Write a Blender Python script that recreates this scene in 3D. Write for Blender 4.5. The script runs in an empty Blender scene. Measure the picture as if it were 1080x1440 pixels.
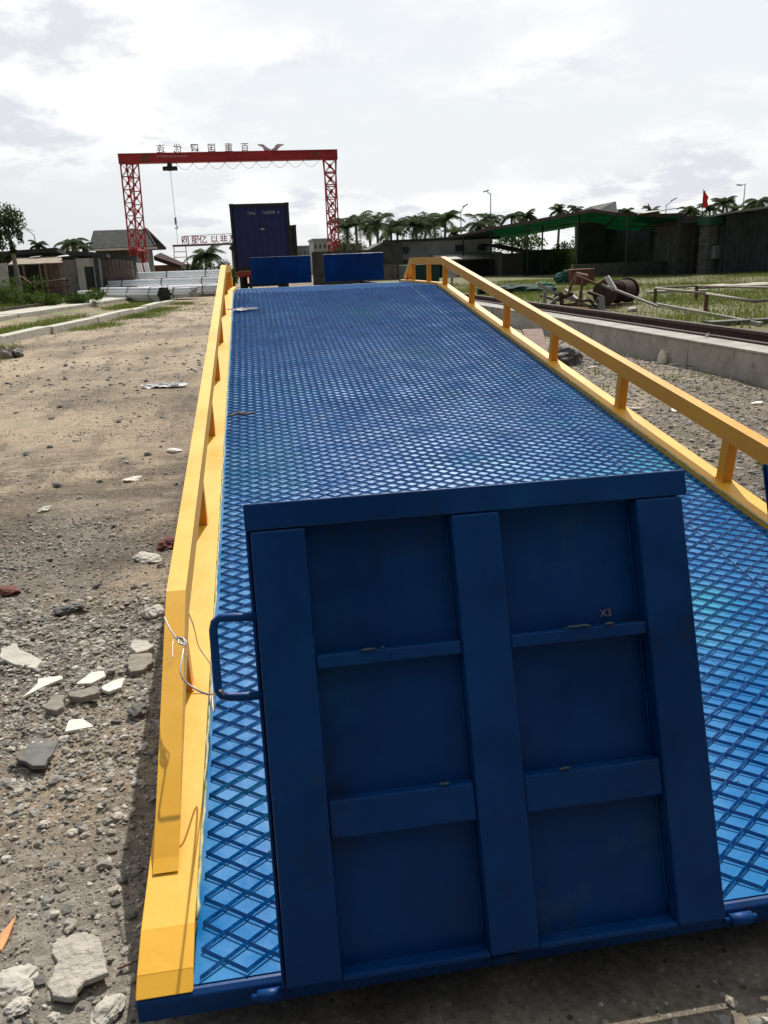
import bpy, math, random
import numpy as np
from mathutils import Vector, Matrix

# ------------------------------------------------------------------ camera, sky, sun, exposure
sc = bpy.context.scene
col = sc.collection
random.seed(7)
RNG = np.random.default_rng(7)
CAM = Vector((-0.7976, -1.1197, 1.2867))
YAW, PITCH, ROLL, FPX = 0.1443, 0.3017, -0.0391, 1131.8
FW = Vector((math.sin(YAW)*math.cos(PITCH), math.cos(YAW)*math.cos(PITCH), -math.sin(PITCH)))
R0 = Vector((math.cos(YAW), -math.sin(YAW), 0)); U0 = R0.cross(FW)
RT = math.cos(ROLL)*R0 + math.sin(ROLL)*U0
UP = -math.sin(ROLL)*R0 + math.cos(ROLL)*U0
cd = bpy.data.cameras.new('camera'); cam = bpy.data.objects.new('camera', cd); col.objects.link(cam)
cd.sensor_fit = 'VERTICAL'; cd.sensor_height = 36; cd.lens = FPX/1440*36
cd.clip_start = 0.02; cd.clip_end = 3000
m = Matrix((RT, UP, -FW)).transposed().to_4x4(); m.translation = CAM
cam.matrix_world = m
sc.camera = cam
SUN = Vector((0.11, 0.42, 0.47)).normalized()
SUN_EL = math.asin(SUN.z); SUN_AZ = math.atan2(SUN.x, SUN.y)
sl = bpy.data.lights.new('sun', 'SUN'); so = bpy.data.objects.new('sun', sl); col.objects.link(so)
sl.energy = 5.0; sl.angle = math.radians(0.6); sl.color = (1.0, 0.95, 0.87)
so.rotation_euler = SUN.to_track_quat('Z', 'Y').to_euler(); so.location = (0, 0, 60)
sc.view_settings.view_transform = 'Standard'; sc.view_settings.look = 'None'
sc.view_settings.exposure = 0.0; sc.view_settings.gamma = 1.0
wd = bpy.data.worlds.new('World'); sc.world = wd; wd.use_nodes = True
def build_world():
    nt = wd.node_tree; N = nt.nodes; L = nt.links; N.clear()
    out = N.new('ShaderNodeOutputWorld'); bg = N.new('ShaderNodeBackground'); L.new(bg.outputs[0], out.inputs[0])
    sky = N.new('ShaderNodeTexSky'); sky.sky_type = 'NISHITA'; sky.sun_disc = False
    sky.sun_elevation = SUN_EL; sky.sun_rotation = SUN_AZ; sky.dust_density = 2.5; sky.air_density = 1.0
    bg.inputs[1].default_value = 0.1
    tc = N.new('ShaderNodeTexCoord')
    def math_(op, a, b=None, c=None):
        n = N.new('ShaderNodeMath'); n.operation = op
        for i, v in enumerate((a, b, c)):
            if v is None: continue
            if isinstance(v, (int, float)): n.inputs[i].default_value = v
            else: L.new(v, n.inputs[i])
        return n.outputs[0]
    def mrange(v, a, b, c, d, smooth=True):
        n = N.new('ShaderNodeMapRange'); n.interpolation_type = 'SMOOTHSTEP' if smooth else 'LINEAR'
        L.new(v, n.inputs[0])
        for i, q in enumerate((a, b, c, d)): n.inputs[i+1].default_value = q
        return n.outputs[0]
    dp = N.new('ShaderNodeVectorMath'); dp.operation = 'DOT_PRODUCT'
    L.new(tc.outputs['Generated'], dp.inputs[0]); dp.inputs[1].default_value = SUN
    sep = N.new('ShaderNodeSeparateXYZ'); L.new(tc.outputs['Generated'], sep.inputs[0])
    # cloud deck coordinates: direction divided by height
    zz = math_('ADD', sep.outputs[2], 0.26)
    cx = math_('DIVIDE', sep.outputs[0], zz); cy = math_('DIVIDE', sep.outputs[1], zz)
    cmb = N.new('ShaderNodeCombineXYZ'); L.new(cx, cmb.inputs[0]); L.new(cy, cmb.inputs[1])
    def noise(scale, detail, rough, off):
        mp = N.new('ShaderNodeMapping'); L.new(cmb.outputs[0], mp.inputs[0]); mp.inputs['Location'].default_value = off
        n = N.new('ShaderNodeTexNoise'); n.inputs['Scale'].default_value = scale; n.inputs['Detail'].default_value = detail
        n.inputs['Roughness'].default_value = rough; L.new(mp.outputs[0], n.inputs['Vector']); return n.outputs[0]
    n1 = noise(1.25, 8, 0.55, (3.1, 1.3, 0)); n2 = noise(3.6, 7, 0.6, (0.4, 5.2, 1.0))
    puff = mrange(n1, 0.46, 0.60, 0, 1)
    core = mrange(n2, 0.48, 0.62, 0, 1)
    greyc = math_('MULTIPLY', puff, core)
    # veil of bright haze, brightest towards the sun
    glow = mrange(dp.outputs['Value'], -0.15, 0.80, 0.68, 9.5)
    def rgb(c):
        n = N.new('ShaderNodeRGB'); n.outputs[0].default_value = (*c, 1); return n.outputs[0]
    def vscale(v, s):
        n = N.new('ShaderNodeVectorMath'); n.operation = 'SCALE'; L.new(v, n.inputs[0])
        if isinstance(s, (int, float)): n.inputs['Scale'].default_value = s
        else: L.new(s, n.inputs['Scale'])
        return n.outputs[0]
    def mix(f, a, b):
        n = N.new('ShaderNodeMix'); n.data_type = 'RGBA'
        if isinstance(f, (int, float)): n.inputs[0].default_value = f
        else: L.new(f, n.inputs[0])
        L.new(a, n.inputs[6]); L.new(b, n.inputs[7]); return n.outputs[2]
    veil = vscale(rgb((0.925, 0.965, 1.0)), glow)
    white = vscale(rgb((1.0, 1.0, 1.0)), math_('MULTIPLY', glow, 1.12))
    grey = vscale(rgb((0.84, 0.89, 1.0)), math_('MULTIPLY', glow, 0.78))
    base = mix(mrange(dp.outputs['Value'], -0.2, 0.6, 0.55, 0.90), sky.outputs[0], veil)
    c1 = mix(math_('MULTIPLY', puff, 0.85), base, white)
    c2 = mix(math_('MULTIPLY', greyc, 0.62), c1, grey)
    L.new(c2, bg.inputs[0])
build_world()

# ------------------------------------------------------------------ helpers
def tag(o, label=None, cat=None, group=None, kind=None):
    if label: o['label'] = label
    if cat: o['category'] = cat
    if group: o['group'] = group
    if kind: o['kind'] = kind
    return o
def thing(name, label, cat, loc=(0, 0, 0), group=None):
    o = bpy.data.objects.new(name, None); col.objects.link(o); o.location = loc
    o.empty_display_size = 0.1
    return tag(o, label, cat, group)
def wloc(o):
    v = Vector((0, 0, 0))
    while o is not None: v += Vector(o.location); o = o.parent
    return v
def ray(px, py): return (FW*FPX + RT*(px-540) - UP*(py-720)).normalized()
def at(px, py, Y):
    d = ray(px, py); return CAM + d*((Y-CAM.y)/d.y)
def ong(px, py, z=0.0):
    d = ray(px, py); return CAM + d*((z-CAM.z)/d.z)
class MB:
    def __init__(s): s.v = []; s.f = []; s.mi = []; s.sm = []
    def add(s, vs, fs, mi=0, smooth=False):
        b = len(s.v); s.v += [tuple(v) for v in vs]
        for f in fs: s.f.append([b+i for i in f]); s.mi.append(mi); s.sm.append(smooth)
        return s
    def box(s, x0, x1, y0, y1, z0, z1, mi=0):
        return s.add([(x0,y0,z0),(x1,y0,z0),(x1,y1,z0),(x0,y1,z0),(x0,y0,z1),(x1,y0,z1),(x1,y1,z1),(x0,y1,z1)],
              [(0,3,2,1),(4,5,6,7),(0,1,5,4),(1,2,6,5),(2,3,7,6),(3,0,4,7)], mi)
    def obox(s, c, ax, ay, az, mi=0):
        c = Vector(c); ax = Vector(ax); ay = Vector(ay); az = Vector(az)
        vs = [c+i*ax+j*ay+k*az for k in (-1,1) for i, j in ((-1,-1),(1,-1),(1,1),(-1,1))]
        return s.add(vs, [(0,3,2,1),(4,5,6,7),(0,1,5,4),(1,2,6,5),(2,3,7,6),(3,0,4,7)], mi)
    def bar(s, a, b, w, h=None, up=(0, 0, 1), mi=0):
        a = Vector(a); b = Vector(b); h = h or w; d = (b-a); l = d.length
        if l < 1e-6: return s
        d /= l; u = Vector(up)
        if abs(d.dot(u)) > 0.98: u = Vector((0, 1, 0))
        r = d.cross(u).normalized(); u = r.cross(d)
        return s.obox((a+b)/2, r*w/2, d*l/2, u*h/2, mi)
    def tube(s, pts, r, n=8, mi=0, caps=True):
        pts = [Vector(p) for p in pts]; rs = r if isinstance(r, (list, tuple)) else [r]*len(pts)
        b = len(s.v); prev = None
        for i, p in enumerate(pts):
            d = (pts[min(i+1, len(pts)-1)]-pts[max(i-1, 0)]).normalized()
            if prev is None:
                u = Vector((0, 0, 1)) if abs(d.z) < 0.9 else Vector((1, 0, 0))
                u = (u-d*u.dot(d)).normalized()
            else: u = (prev-d*prev.dot(d)).normalized()
            prev = u; w = d.cross(u)
            for k in range(n):
                a = 2*math.pi*k/n; s.v.append(tuple(p+(u*math.cos(a)+w*math.sin(a))*rs[i]))
        for i in range(len(pts)-1):
            for k in range(n):
                s.f.append([b+i*n+k, b+i*n+(k+1) % n, b+(i+1)*n+(k+1) % n, b+(i+1)*n+k]); s.mi.append(mi); s.sm.append(True)
        if caps:
            s.f.append([b+k for k in range(n)][::-1]); s.mi.append(mi); s.sm.append(False)
            e = b+(len(pts)-1)*n; s.f.append([e+k for k in range(n)]); s.mi.append(mi); s.sm.append(False)
        return s
    def prism_x(s, poly, x0, x1, mi=0):       # poly of (y,z), extruded along x
        n = len(poly)
        vs = [(x0, y, z) for y, z in poly]+[(x1, y, z) for y, z in poly]
        fs = [list(range(n)), list(range(2*n-1, n-1, -1))]+[[i, i+n, (i+1) % n+n, (i+1) % n] for i in range(n)]
        return s.add(vs, fs, mi)
    def sweep_x(s, top, bot, x0, x1, mi=0):   # two polylines in (y,z), quads between
        n = len(top)
        vs = [(x, y, z) for x in (x0, x1) for y, z in list(top)+list(bot)]
        fs = []
        for i in range(n-1):
            fs += [(i, i+1, 2*n+i+1, 2*n+i), (n+i, 3*n+i, 3*n+i+1, n+i+1), (i, n+i, n+i+1, i+1), (2*n+i, 2*n+i+1, 3*n+i+1, 3*n+i)]
        fs += [(0, 2*n, 3*n, n), (n-1, 2*n-1, 4*n-1, 3*n-1)]
        return s.add(vs, fs, mi)
    def corr(s, p0, p1, z0, z1, pitch=0.2, amp=0.03, mi=0, tilt=(0, 0, 0)):   # corrugated sheet, ribs vertical
        p0 = Vector(p0); p1 = Vector(p1); d = p1-p0; L_ = d.length; d /= L_; nrm = Vector((d.y, -d.x, 0))
        n = max(2, int(L_/pitch)*4); b = len(s.v)
        for i in range(n+1):
            ph = i % 4; o = amp if ph in (1, 2) else 0
            q = p0+d*L_*i/n+nrm*o
            s.v.append((q.x, q.y, z0+p0.z)); s.v.append((q.x+tilt[0], q.y+tilt[1], z1+p0.z))
        for i in range(n): s.f.append([b+2*i, b+2*i+2, b+2*i+3, b+2*i+1]); s.mi.append(mi); s.sm.append(False)
        return s
    def build(s, name, mats, parent=None, bevel=0, keep=False):
        if not isinstance(mats, (list, tuple)): mats = [mats]
        v = np.array(s.v, dtype=float).reshape(-1, 3)
        if parent is not None: o_ = np.array(wloc(parent)); loc = (0, 0, 0)
        elif keep: o_ = np.zeros(3); loc = (0, 0, 0)
        else:
            lo = v.min(0); hi = v.max(0); o_ = np.array([(lo[0]+hi[0])/2, (lo[1]+hi[1])/2, lo[2]]); loc = tuple(o_)
        me = bpy.data.meshes.new(name); me.from_pydata((v-o_).tolist(), [], s.f)
        for m_ in mats: me.materials.append(m_)
        me.polygons.foreach_set('material_index', s.mi); me.polygons.foreach_set('use_smooth', s.sm)
        me.update()
        o = bpy.data.objects.new(name, me); col.objects.link(o); o.location = loc
        if parent is not None: o.parent = parent
        if bevel:
            b = o.modifiers.new('bevel', 'BEVEL'); b.width = bevel; b.segments = 2; b.limit_method = 'ANGLE'
            b.angle_limit = math.radians(40)
        return o
def np_mesh(name, V, F, mats, mi=None, smooth=False, parent=None):
    me = bpy.data.meshes.new(name); F = np.asarray(F); k = F.shape[1]
    me.vertices.add(len(V)); me.vertices.foreach_set('co', np.asarray(V, dtype=np.float32).ravel())
    me.loops.add(F.size); me.loops.foreach_set('vertex_index', F.ravel().astype(np.int32))
    me.polygons.add(len(F)); me.polygons.foreach_set('loop_start', np.arange(0, F.size, k, dtype=np.int32))
    me.polygons.foreach_set('loop_total', np.full(len(F), k, dtype=np.int32))
    if not isinstance(mats, (list, tuple)): mats = [mats]
    for m_ in mats: me.materials.append(m_)
    if mi is not None: me.polygons.foreach_set('material_index', np.asarray(mi, dtype=np.int32))
    me.polygons.foreach_set('use_smooth', np.full(len(F), smooth))
    me.update(calc_edges=True); me.validate()
    o = bpy.data.objects.new(name, me); col.objects.link(o)
    if parent is not None: o.parent = parent; o.location = -wloc(parent)
    return o
def copy_tree(o, parent=None):
    c = o.copy(); col.objects.link(c); c.parent = parent
    for ch in list(o.children): copy_tree(ch, c)
    return c
_perm = RNG.random((256, 256))
def vnoise(x, y, s):
    x = np.asarray(x)*s; y = np.asarray(y)*s
    xi = np.floor(x).astype(int); yi = np.floor(y).astype(int); fx = x-xi; fy = y-yi
    fx = fx*fx*(3-2*fx); fy = fy*fy*(3-2*fy)
    g = lambda a, b: _perm[a & 255, b & 255]
    return (g(xi, yi)*(1-fx)+g(xi+1, yi)*fx)*(1-fy)+(g(xi, yi+1)*(1-fx)+g(xi+1, yi+1)*fx)*fy

# ------------------------------------------------------------------ materials
def mat(name, c, rough=0.7, metal=0.0, var=0.25, scale=6.0, c2=None, spots=None, bump=0.0, bscale=40.0, spec=0.5,
        coat=0.0, trans=0.0, stretch=None, rvar=0.0, obj_rand=0.0):
    m_ = bpy.data.materials.new(name); m_.use_nodes = True; nt = m_.node_tree; N = nt.nodes; L = nt.links
    p = N['Principled BSDF']; p.inputs['Roughness'].default_value = rough; p.inputs['Metallic'].default_value = metal
    p.inputs['Specular IOR Level'].default_value = spec
    if coat: p.inputs['Coat Weight'].default_value = coat; p.inputs['Coat Roughness'].default_value = 0.15
    tc = N.new('ShaderNodeTexCoord'); src = tc.outputs['Object']
    if stretch:
        mp = N.new('ShaderNodeMapping'); L.new(src, mp.inputs[0]); mp.inputs['Scale'].default_value = stretch; src = mp.outputs[0]
    n = N.new('ShaderNodeTexNoise'); n.inputs['Scale'].default_value = scale; n.inputs['Detail'].default_value = 7
    n.inputs['Roughness'].default_value = 0.62; L.new(src, n.inputs['Vector'])
    mr = N.new('ShaderNodeMapRange'); L.new(n.outputs[0], mr.inputs[0]); mr.inputs[1].default_value = 0.3; mr.inputs[2].default_value = 0.7
    mx = N.new('ShaderNodeMix'); mx.data_type = 'RGBA'; L.new(mr.outputs[0], mx.inputs[0])
    c2 = c2 or tuple(min(1, x*(1+var)) for x in c); c1 = tuple(x*(1-var) for x in c) if var else c
    mx.inputs[6].default_value = (*c1, 1); mx.inputs[7].default_value = (*c2, 1); cur = mx.outputs[2]
    if spots:                                  # (colour, scale, threshold, softness)
        for sc_, s_, th, so_ in spots:
            n2 = N.new('ShaderNodeTexNoise'); n2.inputs['Scale'].default_value = s_; n2.inputs['Detail'].default_value = 6
            n2.inputs['Roughness'].default_value = 0.65; L.new(src, n2.inputs['Vector'])
            r2 = N.new('ShaderNodeMapRange'); L.new(n2.outputs[0], r2.inputs[0]); r2.inputs[1].default_value = th; r2.inputs[2].default_value = th+so_
            m2 = N.new('ShaderNodeMix'); m2.data_type = 'RGBA'; L.new(r2.outputs[0], m2.inputs[0]); L.new(cur, m2.inputs[6])
            m2.inputs[7].default_value = (*sc_, 1); cur = m2.outputs[2]
    if obj_rand:
        oi = N.new('ShaderNodeObjectInfo'); hs = N.new('ShaderNodeHueSaturation'); r3 = N.new('ShaderNodeMapRange')
        L.new(oi.outputs['Random'], r3.inputs[0]); r3.inputs[3].default_value = 1-obj_rand; r3.inputs[4].default_value = 1+obj_rand
        L.new(r3.outputs[0], hs.inputs['Value']); L.new(cur, hs.inputs['Color']); cur = hs.outputs[0]
    L.new(cur, p.inputs['Base Color'])
    if rvar:
        r4 = N.new('ShaderNodeMapRange'); L.new(n.outputs[0], r4.inputs[0]); r4.inputs[1].default_value = 0.3; r4.inputs[2].default_value = 0.7
        r4.inputs[3].default_value = max(0.02, rough-rvar); r4.inputs[4].default_value = min(1, rough+rvar); L.new(r4.outputs[0], p.inputs['Roughness'])
    if bump:
        n5 = N.new('ShaderNodeTexNoise'); n5.inputs['Scale'].default_value = bscale; n5.inputs['Detail'].default_value = 5; L.new(src, n5.inputs['Vector'])
        b = N.new('ShaderNodeBump'); b.inputs['Strength'].default_value = bump; b.inputs['Distance'].default_value = 0.02
        L.new(n5.outputs[0], b.inputs['Height']); L.new(b.outputs[0], p.inputs['Normal'])
    if trans:
        t = N.new('ShaderNodeBsdfTranslucent'); L.new(cur, t.inputs[0]); ms = N.new('ShaderNodeMixShader'); ms.inputs[0].default_value = trans
        L.new(p.outputs[0], ms.inputs[1]); L.new(t.outputs[0], ms.inputs[2]); L.new(ms.outputs[0], N['Material Output'].inputs[0])
    return m_
M = {}
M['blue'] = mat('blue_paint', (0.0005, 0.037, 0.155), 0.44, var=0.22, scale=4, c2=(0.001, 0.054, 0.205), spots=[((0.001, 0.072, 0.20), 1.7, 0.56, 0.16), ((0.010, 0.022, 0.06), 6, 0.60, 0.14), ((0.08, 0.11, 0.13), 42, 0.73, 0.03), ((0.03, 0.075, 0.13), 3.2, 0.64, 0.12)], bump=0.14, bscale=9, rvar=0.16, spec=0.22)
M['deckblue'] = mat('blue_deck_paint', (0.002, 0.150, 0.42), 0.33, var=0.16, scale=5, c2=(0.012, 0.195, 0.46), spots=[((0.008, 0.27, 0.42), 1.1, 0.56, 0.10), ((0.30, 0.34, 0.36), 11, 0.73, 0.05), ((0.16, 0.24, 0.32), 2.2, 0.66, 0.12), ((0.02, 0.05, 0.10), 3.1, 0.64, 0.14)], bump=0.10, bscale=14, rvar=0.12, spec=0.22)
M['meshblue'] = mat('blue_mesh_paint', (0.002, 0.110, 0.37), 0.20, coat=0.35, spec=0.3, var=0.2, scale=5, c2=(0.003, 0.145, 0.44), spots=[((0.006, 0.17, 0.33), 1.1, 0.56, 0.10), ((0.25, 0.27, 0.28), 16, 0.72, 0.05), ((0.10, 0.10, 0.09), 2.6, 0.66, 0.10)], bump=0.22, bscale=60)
M['yellow'] = mat('yellow_paint', (0.74, 0.375, 0.022), 0.45, var=0.05, scale=3, c2=(0.78, 0.42, 0.04), spots=[((0.55, 0.30, 0.06), 5, 0.62, 0.12), ((0.30, 0.19, 0.07), 26, 0.70, 0.04), ((0.16, 0.07, 0.03), 60, 0.76, 0.02)], bump=0.10, bscale=12, rvar=0.10, spec=0.35)
M['yellowshade'] = mat('yellow_paint_shaded', (0.74, 0.285, 0.012), 0.45, var=0.05, scale=3, c2=(0.78, 0.32, 0.018), spots=[((0.55, 0.30, 0.06), 5, 0.62, 0.12), ((0.30, 0.19, 0.07), 26, 0.70, 0.04), ((0.16, 0.07, 0.03), 60, 0.76, 0.02)], bump=0.10, bscale=12, rvar=0.10, spec=0.35)  # same yellow paint, with the orange of shade and bounce put into its colour
M['darkseam'] = mat('dark_seam', (0.008, 0.03, 0.09), 0.8, var=0.2)
M['chip'] = mat('bare_steel', (0.42, 0.42, 0.36), 0.5, metal=0.3, var=0.3, scale=60)
M['darkmetal'] = mat('dark_steel', (0.03, 0.03, 0.032), 0.5, metal=0.3, var=0.3)
M['rust'] = mat('rusty_steel', (0.11, 0.055, 0.035), 0.85, var=0.35, scale=9, c2=(0.20, 0.09, 0.05), bump=0.3)
M['darkrust'] = mat('dark_rusty_steel', (0.05, 0.028, 0.022), 0.8, var=0.35, scale=9, c2=(0.085, 0.045, 0.035), bump=0.3)
M['concrete'] = mat('grey_concrete', (0.30, 0.29, 0.255), 0.9, var=0.25, scale=3, c2=(0.42, 0.41, 0.37), spots=[((0.17, 0.16, 0.13), 5, 0.60, 0.15), ((0.10, 0.10, 0.08), 18, 0.68, 0.10)], bump=0.5, bscale=30)
M['conclight'] = mat('pale_concrete', (0.46, 0.43, 0.37), 0.9, var=0.2, scale=5, c2=(0.56, 0.53, 0.46), spots=[((0.30, 0.27, 0.22), 7, 0.58, 0.15)], bump=0.5, bscale=30)
M['red'] = mat('red_crane_paint', (0.42, 0.022, 0.035), 0.5, var=0.15, scale=1.5, c2=(0.55, 0.04, 0.05), obj_rand=0.0)
M['galv'] = mat('galvanised_steel', (0.80, 0.82, 0.84), 0.5, metal=0.0, var=0.10, scale=14, c2=(0.90, 0.92, 0.93), obj_rand=0.12)
M['black'] = mat('black_rubber', (0.02, 0.02, 0.02), 0.8, var=0.3)
M['container'] = mat('container_paint', (0.010, 0.016, 0.11), 0.6, var=0.2, scale=2, c2=(0.016, 0.024, 0.14), spots=[((0.03, 0.02, 0.04), 5, 0.66, 0.08)])
M['contdark'] = mat('container_dark_frame', (0.018, 0.020, 0.020), 0.7, var=0.3)
M['white'] = mat('white_paint', (0.72, 0.72, 0.70), 0.6, var=0.12, scale=3)
M['whitewall'] = mat('dirty_white_wall', (0.50, 0.50, 0.47), 0.85, var=0.2, scale=1.6, c2=(0.62, 0.62, 0.59), spots=[((0.30, 0.29, 0.26), 2.5, 0.6, 0.15)])
M['letter'] = mat('grey_sign_letter', (0.48, 0.49, 0.51), 0.6, var=0.2)
M['redletter'] = mat('red_sign_letter', (0.40, 0.03, 0.04), 0.6, var=0.2)
M['shedbrown'] = mat('brown_weathered_sheet', (0.17, 0.13, 0.115), 0.85, var=0.3, scale=2.2, c2=(0.27, 0.22, 0.20), stretch=(4, 4, 0.6), spots=[((0.09, 0.06, 0.05), 3, 0.6, 0.1)])
M['shedgrey'] = mat('grey_corrugated_sheet', (0.26, 0.25, 0.23), 0.7, var=0.25, scale=3, c2=(0.38, 0.36, 0.33), spots=[((0.15, 0.10, 0.07), 4, 0.6, 0.1)])
M['roofbrown'] = mat('brown_roof_sheet', (0.22, 0.17, 0.13), 0.8, var=0.25, scale=3, c2=(0.32, 0.26, 0.19), spots=[((0.12, 0.08, 0.06), 4, 0.6, 0.1)])
M['roofdark'] = mat('dark_roof', (0.04, 0.044, 0.042), 0.95, var=0.25, scale=2, c2=(0.07, 0.075, 0.072), spec=0.15)
M['housegrey'] = mat('dark_grey_wall', (0.075, 0.072, 0.065), 0.9, var=0.25, scale=2, c2=(0.12, 0.115, 0.10))
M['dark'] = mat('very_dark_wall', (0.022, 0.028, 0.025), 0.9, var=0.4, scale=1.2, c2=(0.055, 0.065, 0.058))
M['darksheet'] = mat('charcoal_sheet_metal', (0.026, 0.030, 0.033), 0.8, var=0.4, scale=1.2, c2=(0.05, 0.056, 0.060))
M['block'] = mat('grey_block_wall', (0.11, 0.113, 0.098), 0.95, var=0.3, scale=3, c2=(0.18, 0.18, 0.15), bump=0.4, bscale=12)
M['green'] = mat('green_netting', (0.0, 0.12, 0.06), 0.8, var=0.6, scale=3.5, c2=(0.005, 0.32, 0.16), trans=0.5, stretch=(0.5, 3, 3))
M['greendark'] = mat('dark_green_netting', (0.006, 0.035, 0.024), 0.9, var=0.5, scale=1.5, c2=(0.014, 0.07, 0.045))
M['wood'] = mat('weathered_wood', (0.20, 0.13, 0.10), 0.85, var=0.3, scale=10, c2=(0.30, 0.20, 0.16), stretch=(1, 1, 6))
M['bark'] = mat('grey_bark', (0.20, 0.18, 0.155), 0.95, var=0.3, scale=8, c2=(0.30, 0.27, 0.23), bump=0.5)
M['palmleaf'] = mat('palm_leaf', (0.055, 0.080, 0.045), 0.9, spec=0.1, var=0.3, scale=1.2, c2=(0.10, 0.14, 0.06), trans=0.4, obj_rand=0.25)
M['treeleaf'] = mat('tree_leaf', (0.035, 0.060, 0.020), 0.9, spec=0.1, var=0.4, scale=2.0, c2=(0.07, 0.10, 0.03), trans=0.3)
M['bushleaf'] = mat('bush_leaf', (0.05, 0.10, 0.02), 0.9, spec=0.1, var=0.4, scale=1.5, c2=(0.12, 0.19, 0.04), trans=0.3)
M['grass'] = mat('grass_blade', (0.10, 0.15, 0.03), 0.7, spec=0.1, var=0.35, scale=0.9, c2=(0.25, 0.30, 0.07), trans=0.3)
M['drygrass'] = mat('dry_grass_blade', (0.20, 0.19, 0.075), 0.8, spec=0.1, var=0.35, scale=0.9, c2=(0.29, 0.26, 0.12), trans=0.25)
M['tile'] = mat('pale_tile', (0.62, 0.58, 0.50), 0.65, var=0.12, scale=12, c2=(0.74, 0.70, 0.62), spots=[((0.40, 0.36, 0.29), 14, 0.64, 0.08)])
M['slate'] = mat('dark_slate', (0.075, 0.072, 0.068), 0.7, var=0.3, scale=20, c2=(0.13, 0.125, 0.115), bump=0.3)
M['plastic'] = mat('white_plastic_film', (0.75, 0.75, 0.74), 0.35, var=0.1, scale=6)
M['brick'] = mat('red_brick', (0.15, 0.055, 0.042), 0.9, var=0.3, scale=15, bump=0.3)
M['orange'] = mat('orange_terracotta', (0.62, 0.30, 0.13), 0.8, var=0.25, scale=12)
M['wire'] = mat('grey_wire', (0.42, 0.40, 0.38), 0.4, metal=0.6, var=0.2)
M['farbuild'] = mat('far_building_wall', (0.40, 0.42, 0.43), 0.9, var=0.15, scale=1)
M['farwindow'] = mat('far_window', (0.06, 0.07, 0.08), 0.4, var=0.2)
M['flagred'] = mat('red_flag_cloth', (0.60, 0.04, 0.05), 0.7, var=0.15, trans=0.4)
STONES = [mat('stone_'+n_, c_, 0.9, var=0.25, scale=18, bump=0.4, bscale=60) for n_, c_ in
          (('grey', (0.24, 0.228, 0.20)), ('beige', (0.29, 0.26, 0.21)), ('dark', (0.12, 0.116, 0.108)), ('pale', (0.42, 0.395, 0.345)), ('brown', (0.16, 0.125, 0.095)))]

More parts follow.
